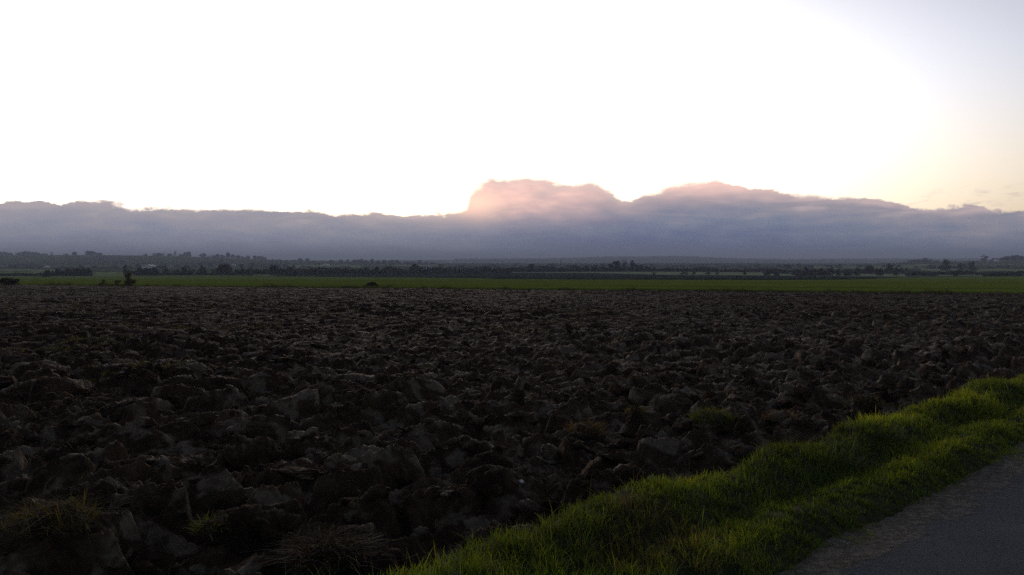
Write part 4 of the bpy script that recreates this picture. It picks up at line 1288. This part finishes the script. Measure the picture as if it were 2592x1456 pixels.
# ------------------------------------------------------------------ houses of the valley
def house(px, ridge, base, wpx, dist, rz, label, roofm=M_SLATE, depth=1.3, wins=2, chimney=True, name='house', cat='house'):
    x = dist * (px - CX) / F; y = dist
    zt = EYE - (ridge - HOR) / F * dist; zb = EYE - (base - HOR) / F * dist
    W = wpx / F * dist; H = zt - zb; E = H * 0.58; D = W * depth
    e = tag(empty(name, (x, y, zb), rz), label, cat)
    a, d = W / 2, D / 2
    V = [(-a, -d, -3), (a, -d, -3), (a, -d, E), (0, -d, H - 0.12), (-a, -d, E), (-a, d, -3), (a, d, -3), (a, d, E), (0, d, H - 0.12), (-a, d, E)]
    me = bpy.data.meshes.new('wall')
    me.from_pydata(V, [], [(0, 1, 2, 3, 4), (6, 5, 9, 8, 7), (1, 6, 7, 2), (5, 0, 4, 9)]); me.materials.append(M_WALL)
    obj('wall', me, e)
    o_, t = 0.25, 0.18
    for sgn in (-1, 1):
        k = (H - E) / a
        ex, ez = sgn * (a + o_), E - k * o_
        R = [(0, -d - o_, H), (ex, -d - o_, ez), (ex, d + o_, ez), (0, d + o_, H)]
        V = R + [(p[0], p[1], p[2] - t) for p in R]
        me = bpy.data.meshes.new('roof'); me.from_pydata(V, [], [(0, 1, 2, 3), (7, 6, 5, 4), (0, 4, 5, 1), (1, 5, 6, 2), (2, 6, 7, 3), (3, 7, 4, 0)]); me.materials.append(roofm)
        ro = obj('roof', me, e)
    if chimney:
        V = [(sx * 0.35, d * 0.7 + sy * 0.35, z) for z in (H - 0.6, H + 0.9) for sx, sy in ((-1, -1), (1, -1), (1, 1), (-1, 1))]
        me = bpy.data.meshes.new('chimney'); me.from_pydata(V, [], [(0, 1, 5, 4), (1, 2, 6, 5), (2, 3, 7, 6), (3, 0, 4, 7), (4, 5, 6, 7)]); me.materials.append(M_SLATE)
        obj('chimney', me, e)
    for k in range(wins):
        cxw = (k - (wins - 1) / 2) * W * 0.42; zw = E * 0.55; q = 0.45
        V = [(cxw - q, -d - 0.04, zw - 0.6), (cxw + q, -d - 0.04, zw - 0.6), (cxw + q, -d - 0.04, zw + 0.6), (cxw - q, -d - 0.04, zw + 0.6)]
        V += [(p[0], -d + 0.05, p[2]) for p in V]
        me = bpy.data.meshes.new('window'); me.from_pydata(V, [], [(0, 1, 2, 3), (4, 0, 3, 7), (1, 5, 6, 2), (3, 2, 6, 7), (4, 5, 1, 0)]); me.materials.append(M_PANE)
        obj('window', me, e)

house(1081, 668, 683, 19, 520, 0.5, 'largest white gabled house among dark trees left of centre')
house(824, 667, 674, 22, 800, 0.2, 'long low pale roofed barn in the fields left of centre', M_TIN, 0.6, 0, False, 'barn', 'barn')
house(1142, 662, 668, 9, 1500, 0.3, 'lone white house at the left end of the village')
house(1160, 664, 669, 9, 1500, -0.2, 'white village house right of the lone one')
house(1174, 665, 669, 12, 1500, 0.1, 'low white village house in the middle of the row')
house(1190, 664, 670, 12, 1500, 0.4, 'bright white village house right of the middle one')
house(1206, 666, 670, 8, 1500, 0.0, 'small faint house at the right end of the village')
house(1800, 671, 679, 12, 700, 0.4, 'bright white gable in the trees right of centre')
house(1866, 667, 672, 12, 1100, 0.1, 'faint pale house right of the bright white gable')
house(1682, 668, 672, 12, 1300, 0.2, 'dim pale house under the blue ridge')
house(1412, 674, 681, 10, 620, 0.5, 'small grey gable half hidden in the belt near centre')
house(116, 673, 680, 14, 560, 0.2, 'pale roofed shed above the dark bush at left', M_TIN, 0.7, 0, False, 'shed', 'shed')
house(376, 670, 676, 30, 420, 0.0, 'long pale roofed barn peeping above the square dark clump', M_TIN, 0.5, 0, False, 'barn', 'barn')
house(590, 668, 674, 12, 760, 0.3, 'small pale barn right of the tallest broad tree at left', M_TIN, 0.7, 0, False, 'barn', 'barn')
house(2357, 671, 675, 8, 820, 0.2, 'tiny white house on the lower right hillside')
house(2318, 677, 681, 8, 640, 0.4, 'tiny white shed in the green field at right', M_TIN, 0.8, 0, False, 'shed', 'shed')
house(2523, 657, 662, 12, 840, 0.2, 'pale roof beside the tall bare tree on the right hill', M_TIN, 0.8, 0, False, 'barn', 'barn')


def mast(px, top, dist, label):
    x = dist * (px - CX) / F; z = float(land(np.array([x]), np.array([float(dist)]))[0])
    H = EYE - (top - HOR) / F * dist - z
    V, T = tube([(0, 0, 0), (0, 0, H * 0.5), (0, 0, H)], [0.45, 0.35, 0.2], 8)
    e = tag(empty('mast', (x, dist, z)), label, 'mast')
    obj('pole', mesh_np('pole', V, T, M_BARK), e)
    V, T = tube([(0, 0, H * 0.86), (0, 0, H * 0.90), (0, 0, H * 0.94)], [0.5, 0.9, 0.5], 8)
    obj('antenna', mesh_np('antenna', V, T, M_BARK), e)
mast(1419, 655, 900, 'thin dark mast on the skyline right of centre')

# ------------------------------------------------------------------ evening haze over the valley
def build_haze():
    zb, zt, R = -8.0, 48.0, 9900.0
    V = [(-R, -R, zb), (R, -R, zb), (R, R, zb), (-R, R, zb), (-R, -R, zt), (R, -R, zt), (R, R, zt), (-R, R, zt)]
    me = bpy.data.meshes.new('haze')
    me.from_pydata(V, [], [(3, 2, 1, 0), (4, 5, 6, 7), (0, 1, 5, 4), (1, 2, 6, 5), (2, 3, 7, 6), (3, 0, 4, 7)])
    m, q = new_mat('evening_haze')
    v = q.n('ShaderNodeVolumePrincipled')
    v.inputs['Color'].default_value = (0.56, 0.62, 0.84, 1)
    v.inputs['Density'].default_value = 0.00050
    v.inputs['Anisotropy'].default_value = 0.0
    o = q.n('ShaderNodeOutputMaterial'); q.nt.links.new(v.outputs[0], o.inputs['Volume'])
    me.materials.append(m)
    h = obj('haze', me)
    tag(h, 'thin blue evening haze lying over the valley', 'haze', kind='stuff')
build_haze()
